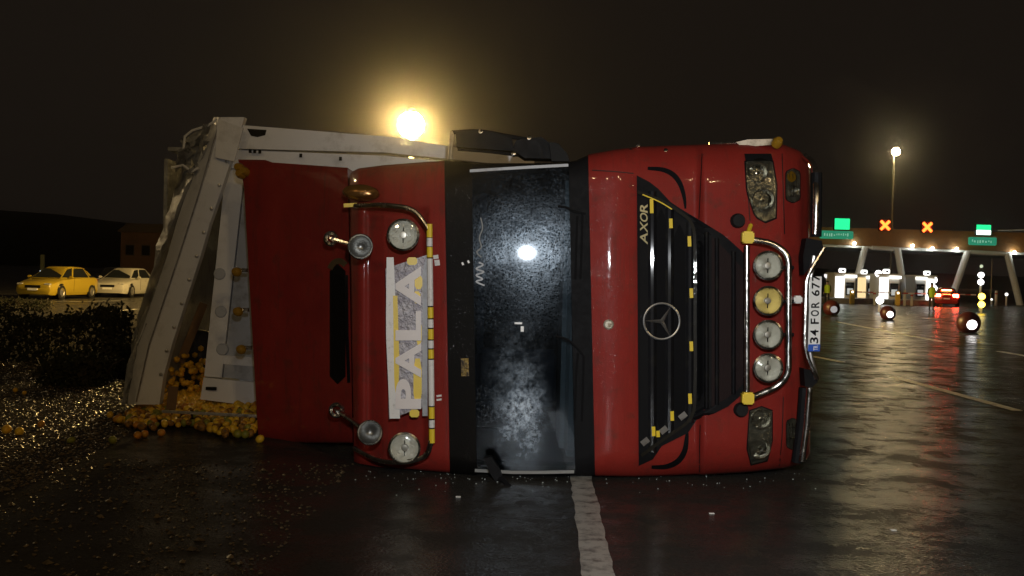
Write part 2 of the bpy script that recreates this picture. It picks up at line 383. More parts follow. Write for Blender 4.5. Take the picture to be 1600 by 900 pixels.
def S(px, py, off=0.0):
    _, yt, yb, Yf, r = station(px)
    sc = Yf / 1600; d = max(0.0, min(py - yt, yb - py)) * sc
    Y = Yf + (r - math.sqrt(max(0, r * r - (r - d) ** 2)) if d < r else 0)
    if px > 920:
        if px < 1000: Y -= .030 * math.sin(math.pi * (px - 920) / 80)
        elif px < 1086: Y += .030 * math.sin(math.pi * (px - 1000) / 172)
        elif px < 1102: Y += .030 - .075 * (1 - math.cos(math.pi * (px - 1086) / 16)) / 2
        else: Y -= .045 * math.cos(math.pi / 2 * (px - 1102) / 165)
    elif px < 695:
        sx = max(0, min(1, min(px - 566, 672 - px) / 12)); sy = max(0, min(1, min(py - 322, 722 - py) / 14)); k_ = min(sx, sy); Y += .055 * k_ * k_ * (3 - 2 * k_)
    h = (yb - yt) / 2; Y += .035 * ((py - (yt + yb) / 2) / h) ** 2
    p = P(px, py, Y - off)
    if p.z < .012: p.z = .012
    return p
def lerp(a, b, t): return a + (b - a) * t
VV = [0, .004, .01, .02, .035, .055, .08, .105, .125, .136, .145, .154, .163, .175, .2, .24, .3, .4, .5, .6, .7, .78, .84, .89, .92, .93, .94, .949, .957, .966, .98, .99, .996, 1]
def body_piece(L0, L1, R0, R1, nu, back, off=0.0, v0=0, v1=1, thick=None):
    F = []; B = []
    vv = [v for v in VV if v0 <= v <= v1]
    for i in range(nu + 1):
        cF, cB = [], []
        for v in vv:
            px = lerp(lerp(L0, L1, v), lerp(R0, R1, v), i / nu); st = station(px)
            p = S(px, lerp(st[1], st[2], v), off); cF.append(p)
            q = p.copy()
            if thick: q.y += thick
            else: q.y = back
            cB.append(q)
        F.append(cF); B.append(cB)
    return grid_mesh(BM(), F, B)
def patch(poly, off, thick, nx=8, ny=10, fn=S):
    ys = [p[1] for p in poly]; y0, y1 = min(ys), max(ys); F = [[] for _ in range(nx + 1)]; B = [[] for _ in range(nx + 1)]
    for j in range(ny + 1):
        y = lerp(y0 + .01, y1 - .01, j / ny); xs = []
        for (ax, ay), (bx, by) in zip(poly, poly[1:] + poly[:1]):
            if ay != by and (ay - y) * (by - y) <= 0: xs.append(ax + (bx - ax) * (y - ay) / (by - ay))
        a, b = min(xs), max(xs)
        for i in range(nx + 1):
            px = lerp(a, b, i / nx); F[i].append(fn(px, y, off)); B[i].append(fn(px, y, off - thick))
    return grid_mesh(BM(), F, B)
def ell(cx, cy, a, b, n=24): return [(cx + a * math.cos(2 * math.pi * k / n), cy + b * math.sin(2 * math.pi * k / n)) for k in range(n)]
def rrect(x0, y0, x1, y1, r, n=5):
    pts = []
    for cx, cy, a0 in ((x1 - r, y1 - r, 0), (x0 + r, y1 - r, 90), (x0 + r, y0 + r, 180), (x1 - r, y0 + r, 270)):
        for k in range(n + 1): a = R(a0 + 90 * k / n); pts.append((cx + r * math.cos(a), cy + r * math.sin(a)))
    return pts
def ribbon(bm, pts, wid, off, thick, fn=S):
    """flat band along pixel polyline on the cab face"""
    n = len(pts); F = [[], []]; B = [[], []]
    for i, (x, y) in enumerate(pts):
        a = pts[max(i - 1, 0)]; b = pts[min(i + 1, n - 1)]; dx, dy = b[0] - a[0], b[1] - a[1]; l = math.hypot(dx, dy) or 1
        ww = wid[i] if isinstance(wid, (list, tuple)) else wid
        for k, sg in enumerate((-1, 1)):
            X, Yy = x - dy / l * ww / 2 * sg, y + dx / l * ww / 2 * sg
            F[k].append(fn(X, Yy, off)); B[k].append(fn(X, Yy, off - thick))
    return grid_mesh(bm, F, B)
def smoothpts(pts, n=6):
    """Catmull-Rom through 2-D points"""
    res = []; m = len(pts)
    for i in range(m - 1):
        p0, p1, p2, p3 = pts[max(i - 1, 0)], pts[i], pts[i + 1], pts[min(i + 2, m - 1)]
        for k in range(n):
            t = k / n
            res.append(tuple(.5 * (2 * p1[j] + (p2[j] - p0[j]) * t + (2 * p0[j] - 5 * p1[j] + 4 * p2[j] - p3[j]) * t * t + (-p0[j] + 3 * p1[j] - 3 * p2[j] + p3[j]) * t ** 3) for j in range(len(p1))))
    res.append(pts[-1]); return res

_glyph = {}
def glyph(ch, bold=.0, space=1.0):
    k = (ch, bold)
    if k not in _glyph:
        cu = bpy.data.curves.new('tmp', 'FONT'); cu.body = ch; cu.extrude = .5; cu.offset = bold; cu.resolution_u = 4
        o = bpy.data.objects.new('tmp', cu); COL.objects.link(o); dg = bpy.context.evaluated_depsgraph_get(); dg.update()
        me = bpy.data.meshes.new_from_object(o.evaluated_get(dg)); bpy.data.objects.remove(o)
        _glyph[k] = ([v.co.copy() for v in me.vertices], [tuple(p.vertices) for p in me.polygons])
    return _glyph[k]
def letter(name, ch, ybot, ytop, xleft, xright, fn, off, thick, m, parent, bold=.0, shear=0):
    """a raised letter reading upwards: its baseline is at xright, its top at xleft"""
    V, Fc = glyph(ch, bold)
    x0, x1 = min(v.x for v in V), max(v.x for v in V); y0, y1 = min(v.y for v in V), max(v.y for v in V)
    bm = BM(); vs = []
    for v in V:
        a = (v.x - x0) / (x1 - x0); b = (v.y - y0) / (y1 - y0)
        vs.append(bm.verts.new(fn(lerp(xright, xleft, b), lerp(ybot, ytop, a) - shear * b, off if v.z > 0 else off - thick)))
    for f in Fc:
        try: bm.faces.new([vs[i] for i in f])
        except ValueError: pass
    return obj(name, bm, m, parent)

lorry = thing('overturned_lorry', 'red lorry tractor lying on its side on the wet road, cab front facing the camera', 'lorry', (0.4, 8.6, 0), world=True)
LW = lorry

# red body panels
obj('roof_panel', body_piece(546, 553, 694, 703, 60, 9.7), RED, LW, True, 50)
low = obj('front_panel', body_piece(919, 930, 1266, 1266, 90, 8.75), RED, LW, True, 50)
# dark windscreen surround: pillars, visor, cowl
for nm, v0, v1 in (('windscreen_pillar', 0, .02), ('windscreen_pillar', .98, 1)):
    obj(nm, body_piece(694.5, 703.5, 918.5, 929.5, 12, 9.7, -.012, v0, v1), BLACK, LW, True, 50)
obj('sun_visor', body_piece(694.5, 703.5, 737, 745, 6, 0, .03, 0, 1, .05), GLOSSBLACK, LW, True, 50)
obj('cowl_panel', body_piece(889, 899, 918.8, 929.8, 6, 0, .004, 0, 1, .05), BLACK, LW, True, 50)
def W(px, py, off=0.0):   # windscreen: gently curved sheet
    _, yt, yb, Yf, r = station(px); Y = 7.565 + (px - 737) * -.00002 + .018 * ((py - 500) / 245) ** 2
    return P(px, py, Y - off)
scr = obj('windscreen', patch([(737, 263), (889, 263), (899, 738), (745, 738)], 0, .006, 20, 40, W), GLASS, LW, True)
bm = BM(); ribbon(bm, [(734, 267), (780, 264), (830, 261), (888, 258)], 4.5, .03, .03, W); obj('windscreen_trim', bm, TRAILERG, LW)
bm = BM(); ribbon(bm, [(742, 735), (800, 738), (850, 738), (897, 737)], 5, .02, .03, W); obj('windscreen_trim', bm, DASH, LW)
# stickers and hand lettering on the glass
bm = BM(); box(bm, W(810, 505, .004), (.055, .004, .014)); obj('sticker', bm, WTAPE, scr)
bm = BM(); box(bm, W(816, 514, .004), (.022, .004, .04)); obj('sticker', bm, WTAPE, scr)
bm = BM(); ribbon(bm, smoothpts([(757, 446), (744, 440), (754, 436), (744, 430), (756, 425), (744, 420), (755, 414), (748, 410)], 5), 2.4, .004, .003, W); obj('lettering', bm, TRAILERG, scr)
bm = BM(); ribbon(bm, smoothpts([(752, 402), (745, 394), (752, 386), (749, 372), (754, 356), (751, 340)], 5), [1.8] * 26, .004, .003, W); obj('lettering', bm, DASH, scr)
for x, y in ((722, 412), (731, 409), (726, 574)):
    bm = BM(); ribbon(bm, [(x, y - (2 if x != 726 else 14)), (x + (2 if x != 726 else 1), y + (2 if x != 726 else 14))], 3 if x != 726 else 12, .034, .004); obj('sticker', bm, WTAPE if x != 726 else mat('gilt_sticker', (.25, .16, .03), .4, .5, bump=[(50, .6, .01)], dirt=(25, (.03, .02, .01), .4, .6)), LW)
# wipers
for pts in ([(872, 322), (884, 324), (897, 330), (915, 334)], [(910, 334), (909, 380), (907, 436)], [(902, 338), (900, 400), (899, 436)],
            [(868, 525), (885, 530), (900, 542), (912, 556)], [(912, 556), (911, 600), (909, 658)], [(903, 552), (900, 590), (898, 656)]):
    bm = BM(); tube(bm, [W(x, y, .035) for x, y in smoothpts(pts, 4)], .009, 6); obj('wiper', bm, BLACK, LW, True)

# cab interior behind the glass
inn = obj('cab_interior', bbox((P(812, 500, 9.3).x, 9.35, 1.22), (1.5, .08, 2.2), .02), DARKIN, LW)
for z in (.07, 2.26): obj('door_trim', bbox((P(815, 500, 8.4).x, 8.55, z), (1.25, 1.5, .05), .01), DARKIN, LW)
dx = P(884, 500, 7.8).x
obj('dashboard', bbox((dx + .08, 8.05, 1.22), (.22, .7, 2.15), .06, 3), DASH, LW, True)
bm = BM(); pts = [Vector((dx - .20 + .06 * math.cos(t), 8.35 + .10 * math.cos(t), 1.85 + .22 * math.sin(t))) for t in [2 * math.pi * k / 24 for k in range(25)]]
pts = [Vector((dx - .18, 8.35, 1.85)) + Vector((.12 * math.cos(t), -.19 * math.cos(t), .23 * math.sin(t))) for t in [2 * math.pi * k / 24 for k in range(25)]]
tube(bm, pts, .016, 8, False); obj('steering_wheel', bm, BLACK, LW, True)
for z in (.62, 1.8):
    st_ = obj('seat', bbox((dx - .35, 8.95, z), (.75, .16, .5), .06, 3), SEAT, LW, True); obj('headrest', bbox((dx - .83, 8.95, z), (.18, .12, .28), .04, 3), SEAT, st_, True)
obj('bunk_curtain', bbox((P(750, 500, 9).x, 9.2, 1.22), (.06, .1, 2.1), .02), SEAT, LW)

# grille
GP = [(995, 274), (1022, 288), (1050, 318), (1095, 345), (1132, 368), (1165, 398), (1167, 610), (1132, 640), (1088, 656), (1076, 676), (1034, 697), (1016, 724), (998, 728)]
gr = obj('grille', patch(GP, .024, .05, 70, 44), BLACK, LW, True)
def gy(px, inset=6):
    ys = []
    for (ax, ay), (bx, by) in zip(GP, GP[1:] + GP[:1]):
        if ax != bx and (ax - px) * (bx - px) <= 0: ys.append(ay + (by - ay) * (px - ax) / (bx - ax))
    return min(ys) + inset, max(ys) - inset
SLAT = mat('grille_slat', (.012, .012, .014), .6, spec=.1, coat=.4, dirt=(9, (.03, .028, .022), .5, .75))
for px in (1019, 1046, 1078, 1104, 1120, 1146):
    a, b = gy(px, 12); F = [[] for _ in range(4)]; B = [[] for _ in range(4)]
    wd = 7 if px < 1090 else 4
    for j in range(15):
        y = lerp(a, b, j / 14)
        for i, (dxx, o) in enumerate(((-wd, .022), (-wd * .3, .046), (wd * .3, .052), (wd, .026))): F[i].append(S(px + dxx, y, o)); B[i].append(S(px + dxx, y, .006))
    obj('slat', grid_mesh(BM(), F, B), SLAT, gr, True)
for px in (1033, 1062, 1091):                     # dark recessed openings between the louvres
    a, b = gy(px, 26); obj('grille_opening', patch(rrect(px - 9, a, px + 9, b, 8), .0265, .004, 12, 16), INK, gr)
FRM = mat('grille_frame', (.018, .016, .012), .5, spec=.12, coat=.5, bump=[(9, .2, .02)])
bm = BM(); ribbon(bm, smoothpts([(996, 300), (1030, 312), (1060, 330), (1082, 352), (1086, 400), (1086, 500), (1086, 600), (1080, 652), (1040, 684), (1002, 712)], 5), [5, 5, 5, 5, 4] + [5] * 41, .054, .04); obj('grille_frame', bm, FRM, gr, True)
bm = BM(); ribbon(bm, smoothpts([(1004, 304), (1030, 315), (1050, 327)], 4), 1.7, .060, .01); obj('tape_strip', bm, YTAPE, gr)
for x, y, h in ((1018, 322, 22), (1048, 349, 15), (1077, 377, 16), (1080, 458, 15), (1080, 541, 15), (1078, 623, 16), (1050, 650, 15), (1021, 674, 15), (1028, 678, 10)):
    bm = BM(); ribbon(bm, [(x, y - h / 2), (x + .5, y + h / 2)], 5.5, .059, .008); obj('tape_strip', bm, YTAPE, gr)
for x, y in ((1008, 690), (1037, 672), (1067, 650)):
    bm = BM(); ribbon(bm, [(x - 5, y + 4), (x + 5, y - 4)], 9, .056, .02); obj('bracket', bm, STEEL, gr)
# raised model lettering, reads upwards
AX = mat('gilt_letter', (.72, .66, .40), .3, .6)
for ch, yb, yt in (('A', 382, 364), ('X', 364, 348), ('O', 348, 334), ('R', 333, 319)):
    letter('letter', ch, yb, yt, 1000, 1012, S, .036, .02, AX, gr, .015, 3)
# star in ring
em = P(1034, 502, station(1034)[3] - .045); rr = 28 / 1600 * 7.5
bm = BM(); tube(bm, [em + Vector((rr * math.cos(t), 0, rr * math.sin(t))) for t in [2 * math.pi * k / 40 for k in range(41)]], .009, 8, False)
for a in (180, 60, -60):
    d = Vector((math.cos(R(a)), 0, math.sin(R(a)))); n_ = Vector((-d.z, 0, d.x)); c0 = em
    tip = em + d * rr; v = [bm.verts.new(q) for q in (tip, c0 + n_ * .016, c0 - n_ * .016, c0 + Vector((0, -.012, 0)), c0 + Vector((0, .006, 0)))]
    for f in ((0, 1, 3), (0, 3, 2), (0, 2, 4), (0, 4, 1)): bm.faces.new([v[i] for i in f])
obj('emblem', bm, mat('bright_chrome', (.85, .85, .84), .34, 1.0), LW, True)
p = S(951, 507, 0)
bm = BM(); lathe(bm, [(0, .02), (.028, .016), (.038, .006), (.04, -.01)], axis_M(p, (0, -1, 0)), 12); obj('badge', bm, mat('worn_badge', (.62, .58, .46), .4, .3, bump=[(60, .6, .01)], dirt=(30, (.2, .14, .08), .45, .6)), LW, True)
# grooves of the steps and panel joints in the red front
for pts, wd in (([(1012, 263), (1035, 265), (1052, 273), (1063, 288), (1069, 308), (1071, 326)], 6), ([(1018, 730), (1042, 729), (1060, 720), (1070, 704), (1073, 684), (1074, 676)], 7)):
    bm = BM(); sp = smoothpts(pts, 5); ribbon(bm, sp, [2 + wd * math.sin(math.pi * (.15 + .8 * i / (len(sp) - 1))) for i in range(len(sp))], .003, .004); obj('step_groove', bm, INK, LW)
GAP = mat('panel_gap', (.03, .006, .005), .6)
for pts in ([(925, 266), (960, 268), (990, 271)], [(1097, 240), (1094, 300), (1092, 342)], [(1094, 664), (1093, 700), (1093, 738)], [(1168, 250), (1169, 300), (1172, 345)], [(1222, 240), (1224, 300), (1226, 366)], [(1224, 620), (1222, 680), (1218, 728)]):
    bm = BM(); ribbon(bm, smoothpts(pts, 4), 1.6, .0025, .003); obj('panel_joint', bm, GAP, LW)
# bumper recess: dark area behind the light bar
obj('bumper_recess', patch([(1112, 370), (1128, 384), (1150, 408), (1164, 424), (1164, 596), (1150, 612), (1128, 628), (1112, 636)], .0275, .02, 16, 20), mat('bumper_mesh', (.016, .008, .008), .7, spec=.2, bump=[(120, .6, .006)]), LW)

# headlights and fog lights
HOUSING = mat('lamp_housing', (0.62, 0.61, 0.57), .24, .85, bump=[(14, .5, .03)], var=(20, (.25, .24, .22)))
def lampcluster(name, poly, cir, m=HOUSING, am=None):
    cxm = sum(q[0] for q in poly) / len(poly); cym = sum(q[1] for q in poly) / len(poly)
    obj('lamp_gasket', patch([(cxm + (q[0] - cxm) * 1.09, cym + (q[1] - cym) * 1.04) for q in poly], .005, .03, 8, 14), INK, LW)
    h = obj(name, patch(poly, .012 if name == 'fog_light' else .008, .05, 8, 14), m, LW, True)
    for cx, cy, r in cir:
        p = S(cx, cy, .02); bm = BM(); r *= 1.12 * 7.5 / 1600
        lathe(bm, [(r * 1.12, -.01), (r * 1.1, .012), (r * .98, .012), (r * .85, -.006), (r * .6, -.026), (r * .25, -.036), (r * .2, -.004), (0, .0)], axis_M(p, (0, -1, 0)), 20); o = obj('reflector', bm, REFLECT, h, True)
    xs = [q[0] for q in poly]; ys = [q[1] for q in poly]
    for k in range(3):
        x = lerp(min(xs), max(xs), .22 + .25 * k); bm = BM(); tube(bm, [S(x, lerp(min(ys), max(ys), .12 + .03 * k), .018), S(x + 1, lerp(min(ys), max(ys), .82), .018)], .004, 6); obj('reflector_rib', bm, CHROME, h, True)
    if am: obj('indicator', patch(am, .016, .01, 4, 6), AMBER, h, True)
    obj('lens', patch(poly, .034, .006, 8, 14), LENS, h, True); return h
lampcluster('headlight', [(1165, 250), (1188, 246), (1207, 252), (1213, 290), (1212, 340), (1196, 347), (1180, 338), (1168, 300)], [(1192, 312, 15), (1184, 270, 13)])
lampcluster('headlight', [(1172, 640), (1190, 636), (1206, 640), (1206, 690), (1198, 722), (1174, 726), (1168, 700)], [(1189, 655, 13), (1187, 700, 14)])
lampcluster('fog_light', rrect(1228, 264, 1250, 316, 9), [(1239, 298, 8)], HOUSING, ell(1237, 276, 7, 9))
lampcluster('fog_light', rrect(1229, 654, 1248, 702, 8), [(1238, 676, 8)])
obj('headlight_brow', patch([(1163, 240), (1205, 240), (1208, 251), (1188, 246), (1165, 251)], .02, .03, 6, 4), BLACK, LW)
# round grommets at the ends of the light bar
for x, y in ((1152, 345), (1157, 640)):
    p = S(x, y, 0); bm = BM(); lathe(bm, [(0, .05), (.045, .045), (.055, .02), (.055, -.02)], axis_M(p, (.1, -1, 0)), 14); obj('rubber_stop', bm, RUBBER, LW, True)

# light bar with four round lamps in front of the bumper
YB = 7.36
def T(px, py, Y): return P(px, py, Y)
bm = BM(); tube(bm, [T(1167, 384, YB), T(1167, 612, YB)], .022, 12); lb = obj('light_bar', bm, CHROME, LW, True)
bm = BM(); tube(bm, rounded([T(1170, 374, YB), T(1208, 380, YB), T(1232, 398, YB - .02), T(1232, 585, YB - .02), T(1215, 604, YB), T(1172, 622, YB)], .12, 6), .024, 12); obj('bar_tube', bm, CHROME, lb, True)
for y in (371, 622):
    obj('tape_wrap', bbox(T(1168, y, YB), (.085, .07, .085), .01), YTAPE, lb)
for y0, x1, y1 in ((365, 1172, 350), ):
    bm = BM(); tube(bm, [T(1168, 366, YB), T(1173, 352, YB + .1)], .016, 8); obj('bar_tube', bm, YTAPE, lb, True)
for y in (418, 471, 523):
    bm = BM(); tube(bm, [T(1224, y, YB), T(1240, y, YB)], .014, 8); obj('bar_clamp', bm, BLACK, lb, True)
obj('bar_bracket', bbox(T(1246, 468, YB + .03), (.06, .06, .055), .01), WTAPE, lb)
def roundlamp(name, loc, r, d, ring, parent, tint=None):
    M = axis_M(loc, d); bm = BM()
    lathe(bm, [(0, -.11), (r * .5, -.10), (r * .95, -.03), (r * 1.02, 0), (r * 1.02, .018), (r * .9, .024), (r * .9, .0), (r * .86, -.012)], M, 28)
    o = obj(name, bm, ring, parent, True, 40)
    bm = BM(); lathe(bm, [(r * .88, .002), (r * .75, -.022), (r * .55, -.045), (r * .3, -.062), (0, -.068)], M, 28); obj('reflector', bm, tint or REFLECT, o, True)
    bm = BM(); lathe(bm, [(0, -.008), (r * .16, -.012), (r * .2, -.04), (r * .2, -.066)], M, 12); obj('bulb', bm, BULB, o, True)
    bm = BM(); lathe(bm, [(0, -.002), (r * .2, -.004), (r * .24, -.012), (r * .2, -.02)], M, 16); obj('bulb_shield', bm, STEEL, o, True)
    for k in range(2):
        a = R(90 + 180 * k); c_ = M @ Vector((r * .5 * math.cos(a), r * .5 * math.sin(a), -.008)); e_ = M @ Vector((r * .22 * math.cos(a), r * .22 * math.sin(a), -.008)); bm = BM(); tube(bm, [c_, e_], .004, 6); obj('shield_arm', bm, BLACK, o)
    bm = BM(); lathe(bm, [(r * .9, .006), (r * .6, .016), (r * .3, .020), (0, .021)], M, 28); obj('lens', bm, LENS, o, True)
    return o
YREF = mat('warm_reflector', (.66, .57, .32), .14, 1.0, bump=[(18, .16, .01)])
for y, t_ in ((415, None), (470, YREF), (523, None), (575, None)):
    o = roundlamp('spotlight', T(1200, y, YB - .02), 23 / 1600 * 7.35, (-.03, -1, .02), CHROME, LW, t_)
    if t_: o['label'] = 'round lamp with a yellowish reflector'

# roof lamps, guard tube, name board and horns
YH = 7.40
for x, y in ((630, 367), (632, 700)): roundlamp('roof_lamp', T(x, y, YH), 25 / 1600 * 7.4, (.02, -1, 0), CHROME, LW, FACET)
gpts = [T(555, 322, 7.72), T(600, 320, 7.45), T(648, 326, YH), T(671, 360, YH - .02)]
bm = BM(); tube(bm, rounded(gpts, .14, 6), .020, 10); gt = obj('roof_guard_tube', bm, CHROME, LW, True)
bm = BM(); tube(bm, rounded([T(674, 688, YH - .02), T(668, 712, YH), T(640, 722, 7.42), T(595, 722, 7.5), T(553, 700, 7.74)], .14, 6), .020, 10); obj('guard_tube', bm, CHROME, gt, True)
yy = [(358, 0), (372, 1), (378, 2), (386, 1), (398, 1), (405, 2), (478, 0), (496, 2), (513, 1), (530, 2), (545, 1), (562, 2), (580, 1), (597, 2), (640, 2), (662, 1), (676, 2), (690, 1)]
segs = [(350, 371, 1), (372, 385, 0), (386, 402, 1), (404, 478, 0), (480, 497, 1), (499, 512, 0), (514, 530, 1), (532, 544, 0), (546, 560, 1), (562, 634, 0), (636, 654, 1), (656, 668, 0), (670, 692, 1)]
for a, b, k in segs:
    bm = BM(); f = lambda y: T(671 + (y - 350) * .012, y, YH - .02); tube(bm, [f(a), f(b)], .0215, 10); obj('stripe', bm, (WTAPE, YTAPE)[k], gt, True)
bm = BM(); tube(bm, [T(671, 352, YH - .02), T(675, 692, YH - .02)], .0195, 10); obj('guard_tube', bm, BLACK, gt, True)
def PB(px, py, off=0): return P(px, py, 7.45 - off)
board = obj('name_board', patch([(602, 400), (668, 398), (668, 652), (608, 655)], 0, .07, 6, 12, PB), BOARD, LW)
for pts, m in (([(604, 402), (615, 402), (622, 560), (625, 654), (609, 654), (603, 520)], WTAPE), ([(614, 462), (621, 462), (624, 560), (622, 640), (616, 600)], YTAPE), ([(660, 402), (667, 401), (668, 650), (660, 650)], TRAILERG)):
    obj('board_strip', patch(pts, .003 + (.002 if m is YTAPE else 0), .003, 2, 10, PB), m, board)
for x0, y0, x1, y1 in ((636, 402, 652, 414), (648, 430, 660, 452), (646, 455, 657, 474), (650, 500, 659, 540), (646, 560, 659, 632), (640, 640, 655, 652)):
    obj('board_strip', patch(rrect(x0, y0, x1, y1, 3), .0045, .004, 2, 4, PB), YTAPE, board)
for ch, yb, yt in (('P', 639, 592), ('A', 590, 536), ('L', 532, 486), ('A', 478, 416)):
    letter('letter', ch, yb, yt, 618, 658, PB, .022, .018, LETTERW, board, .035)
def horn(bx, by, cx, cy, r):
    h = obj('air_horn', lathe(BM(), [(r, 0), (r * 1.06, .004), (r, .010), (r * .72, -.03), (r * .45, -.08), (r * .25, -.14), (r * .16, -.2)], axis_M(T(cx, cy, 7.28), (.05, -1, 0)), 24), CHROME, LW, True, 60)
    bm = BM(); tube(bm, [T(cx, cy, 7.44), T(bx + (cx - bx) * .3, by + (cy - by) * .3, 7.75), T(bx, by, 7.98)], .017, 8, True, .02); obj('horn_tube', bm, CHROME, h, True)
    bm = BM(); M = axis_M(T(bx, by, 7.95), (.2, -1, 0)); lathe(bm, [(.03, .0), (.05, .01), (.062, .0), (.05, -.012), (.03, -.01)], M, 20); obj('horn_base', bm, CHROME, h, True)
    bm = BM(); lathe(bm, [(r * .9, -.004), (r * .5, -.055), (0, -.08)], axis_M(T(cx, cy, 7.28), (.05, -1, 0)), 20); obj('horn_mouth', bm, mat('horn_mouth', (.20, .20, .19), .3, .8), h, True)
horn(518, 373, 563, 385, 19 / 1600 * 7.3); horn(526, 641, 578, 676, 19 / 1600 * 7.3)
# small white reflectors on the red header
for x, y, hgt in ((683, 411, 9), (681, 402, 6), (686, 619, 3), (686, 625, 3)):
    bm = BM(); ribbon(bm, [(x - 4, y), (x + 4, y - 1)], hgt, .004, .004); obj('reflector_tab', bm, WTAPE, LW)
# warm reflection on the rounded upper roof corner, modelled as a bronze bump
o = obj('corner_gleam', lathe(BM(), [(0, .05), (.03, .046), (.050, .03), (.058, 0), (.055, -.05)], Matrix.Translation(T(563, 300, 7.72)) @ Matrix.Diagonal((2.4, 1, 1, 1)) @ axis_M((0, 0, 0), (-.1, -1, .35)), 20), mat('bronze_gleam', (.20, .09, .02), .2, .6, drops=(40, .4, .005)), LW, True)
bm = BM(); ribbon(bm, [(537, 321), (558, 320)], 6, 0, .02, lambda x, y, o_: P(x, y, 7.72 - o_)); obj('corner_plate', bm, YTAPE, o)

# roof air deflector behind the cab front
DT = [(382, 9.25), (440, 8.95), (500, 8.55), (546, 8.2)]
def D(px, py, off=0):
    for a, b in zip(DT, DT[1:]):
        if px <= b[0] or b is DT[-1]:
            t = (px - a[0]) / (b[0] - a[0]); Y = lerp(a[1], b[1], t); break
    yt = lerp(247, 262, max(0, min(1, (px - 430) / 110))); yb = 693
    d = max(0, min(py - yt, yb - py)) * Y / 1600; r = .14
    if d < r: Y += (r - math.sqrt(max(0, r * r - (r - d) ** 2)))
    Y += .10 * ((py - 470) / 222) ** 2
    return P(px, py, Y - off)
F = []; B = []
for i in range(17):
    u = i / 16; cF = []; cB = []
    for v in VV:
        pl = lerp(381, 404, max(0, v - .09) / .91) if v > .09 else lerp(372, 381, v / .09)
        pr = lerp(543, 551, v)
        px = lerp(pl, pr, u); yt = lerp(250, 262, u) if u > .3 else lerp(249, 250, u / .3); py = lerp(yt, 692, v)
        p = D(px, py); cF.append(p); q = p.copy(); q.y = max(p.y + .12, 9.6); cB.append(q)
    F.append(cF); B.append(cB)
dfl = obj('roof_deflector', grid_mesh(BM(), F, B), RED, LW, True, 50)
obj('vent_slot', patch(rrect(515, 412, 540, 600, 12), .006, .02, 5, 16, D), GLOSSBLACK, dfl, True)
bm = BM(); ribbon(bm, smoothpts([(515, 420), (522, 410), (532, 408), (540, 414)], 4), 9, .012, .02, D); obj('slot_edge', bm, mat('dull_bronze', (.22, .15, .07), .35, .6, bump=[(40, .6, .01)]), dfl, True)
bm = BM(); ribbon(bm, [(541, 430), (542, 520), (545, 598)], 5, .02, .03, D); obj('slot_edge', bm, BLACK, dfl, True)
for x, y in ((370, 425), (372, 487), (377, 546)):
    o = obj('marker_light', lathe(BM(), [(0, .05), (.025, .044), (.040, .025), (.046, 0), (.042, -.02)], axis_M(P(x, y, 9.3), (-.5, -1, .3)), 14), AMBER, LW, True)
    bm = BM(); box(bm, P(x + 8, y - 3, 9.35), (.10, .05, .035)); obj('lamp_bracket', bm, CHROME, o)
for x, y in ((374, 262), (376, 272), (382, 268)):
    obj('marker_light', lathe(BM(), [(0, .05), (.03, .045), (.042, .02), (.042, -.03)], axis_M(P(x, y, 9.28), (-.3, -1, .2)), 12), AMBER, LW, True)

# mirrors of the upper side, folded up over the door
bm = BM(); tube(bm, [T(703, 250, 7.9), T(706, 206, 7.95)], .018, 8); ma = obj('mirror_arm', bm, STEEL, LW, True)
bm = BM(); tube(bm, rounded([T(706, 207, 7.95), T(750, 204, 7.95), T(800, 214, 7.95), T(850, 222, 7.95), T(878, 240, 7.9)], .1, 4), .016, 8); obj('mirror_tube', bm, BLACK, ma, True)
bm = BM(); tube(bm, rounded([T(715, 233, 8.0), T(760, 236, 8.0), T(815, 243, 8.0), T(850, 248, 7.9)], .1, 4), .014, 8); obj('mirror_tube', bm, BLACK, ma, True)
def slab(poly, Y, t, m, name, parent, b=.02):
    bm = BM(); prism(bm, [P(x, y, Y) for x, y in poly], (0, t, 0)); bevel(bm, b, 2); return obj(name, bm, m, parent, True, 40)
slab([(712, 207), (752, 203), (800, 216), (803, 236), (760, 233), (713, 229)], 7.9, .14, BLACK, 'mirror_housing', LW)
slab([(806, 219), (846, 214), (864, 228), (866, 248), (820, 247), (800, 234)], 7.85, .2, BLACK, 'mirror_housing', LW)
slab([(858, 222), (872, 224), (886, 240), (890, 252), (862, 252)], 7.8, .1, RUBBER, 'mirror_base', LW)
for x, y in ((751, 206), (827, 216), (803, 240)):
    bm = BM(); lathe(bm, [(0, .02), (.018, .014), (.02, -.02)], axis_M(P(x, y, 7.84), (0, -1, .3)), 10); obj('mirror_bolt', bm, CHROME, ma, True)
# lower mirror crushed under the cab, on the road
slab([(756, 716), (768, 714), (780, 732), (786, 748), (774, 752), (764, 738)], 7.38, .08, BLACK, 'mirror_housing', LW, .015)
bm = BM(); tube(bm, [P(776, 744, 7.42), P(788, 752, 7.36), P(800, 766, 7.3)], .02, 8); obj('mirror_arm', bm, BLACK, LW, True)

# front steps, upper-side trims, indicator
slab([(1150, 222), (1168, 218), (1207, 217), (1207, 226), (1160, 230)], 7.78, .3, STEEL, 'side_step', LW, .008)
bm = BM(); tube(bm, [P(1108, 226, 7.85), P(1160, 223, 7.85)], .018, 8); obj('grab_rail', bm, CHROME, LW, True)
obj('indicator', lathe(BM(), [(0, .04), (.025, .035), (.04, .012), (.04, -.03)], axis_M(P(1215, 222, 7.75), (.3, -1, .6)), 14), AMBER, LW, True)
for x, y in ((997, 228), (1040, 236), (985, 236)): 
    obj('trim_bolt', lathe(BM(), [(0, .02), (.016, .014), (.018, -.02)], axis_M(P(x, y, 7.7), (0, -1, .5)), 10), CHROME, LW, True)
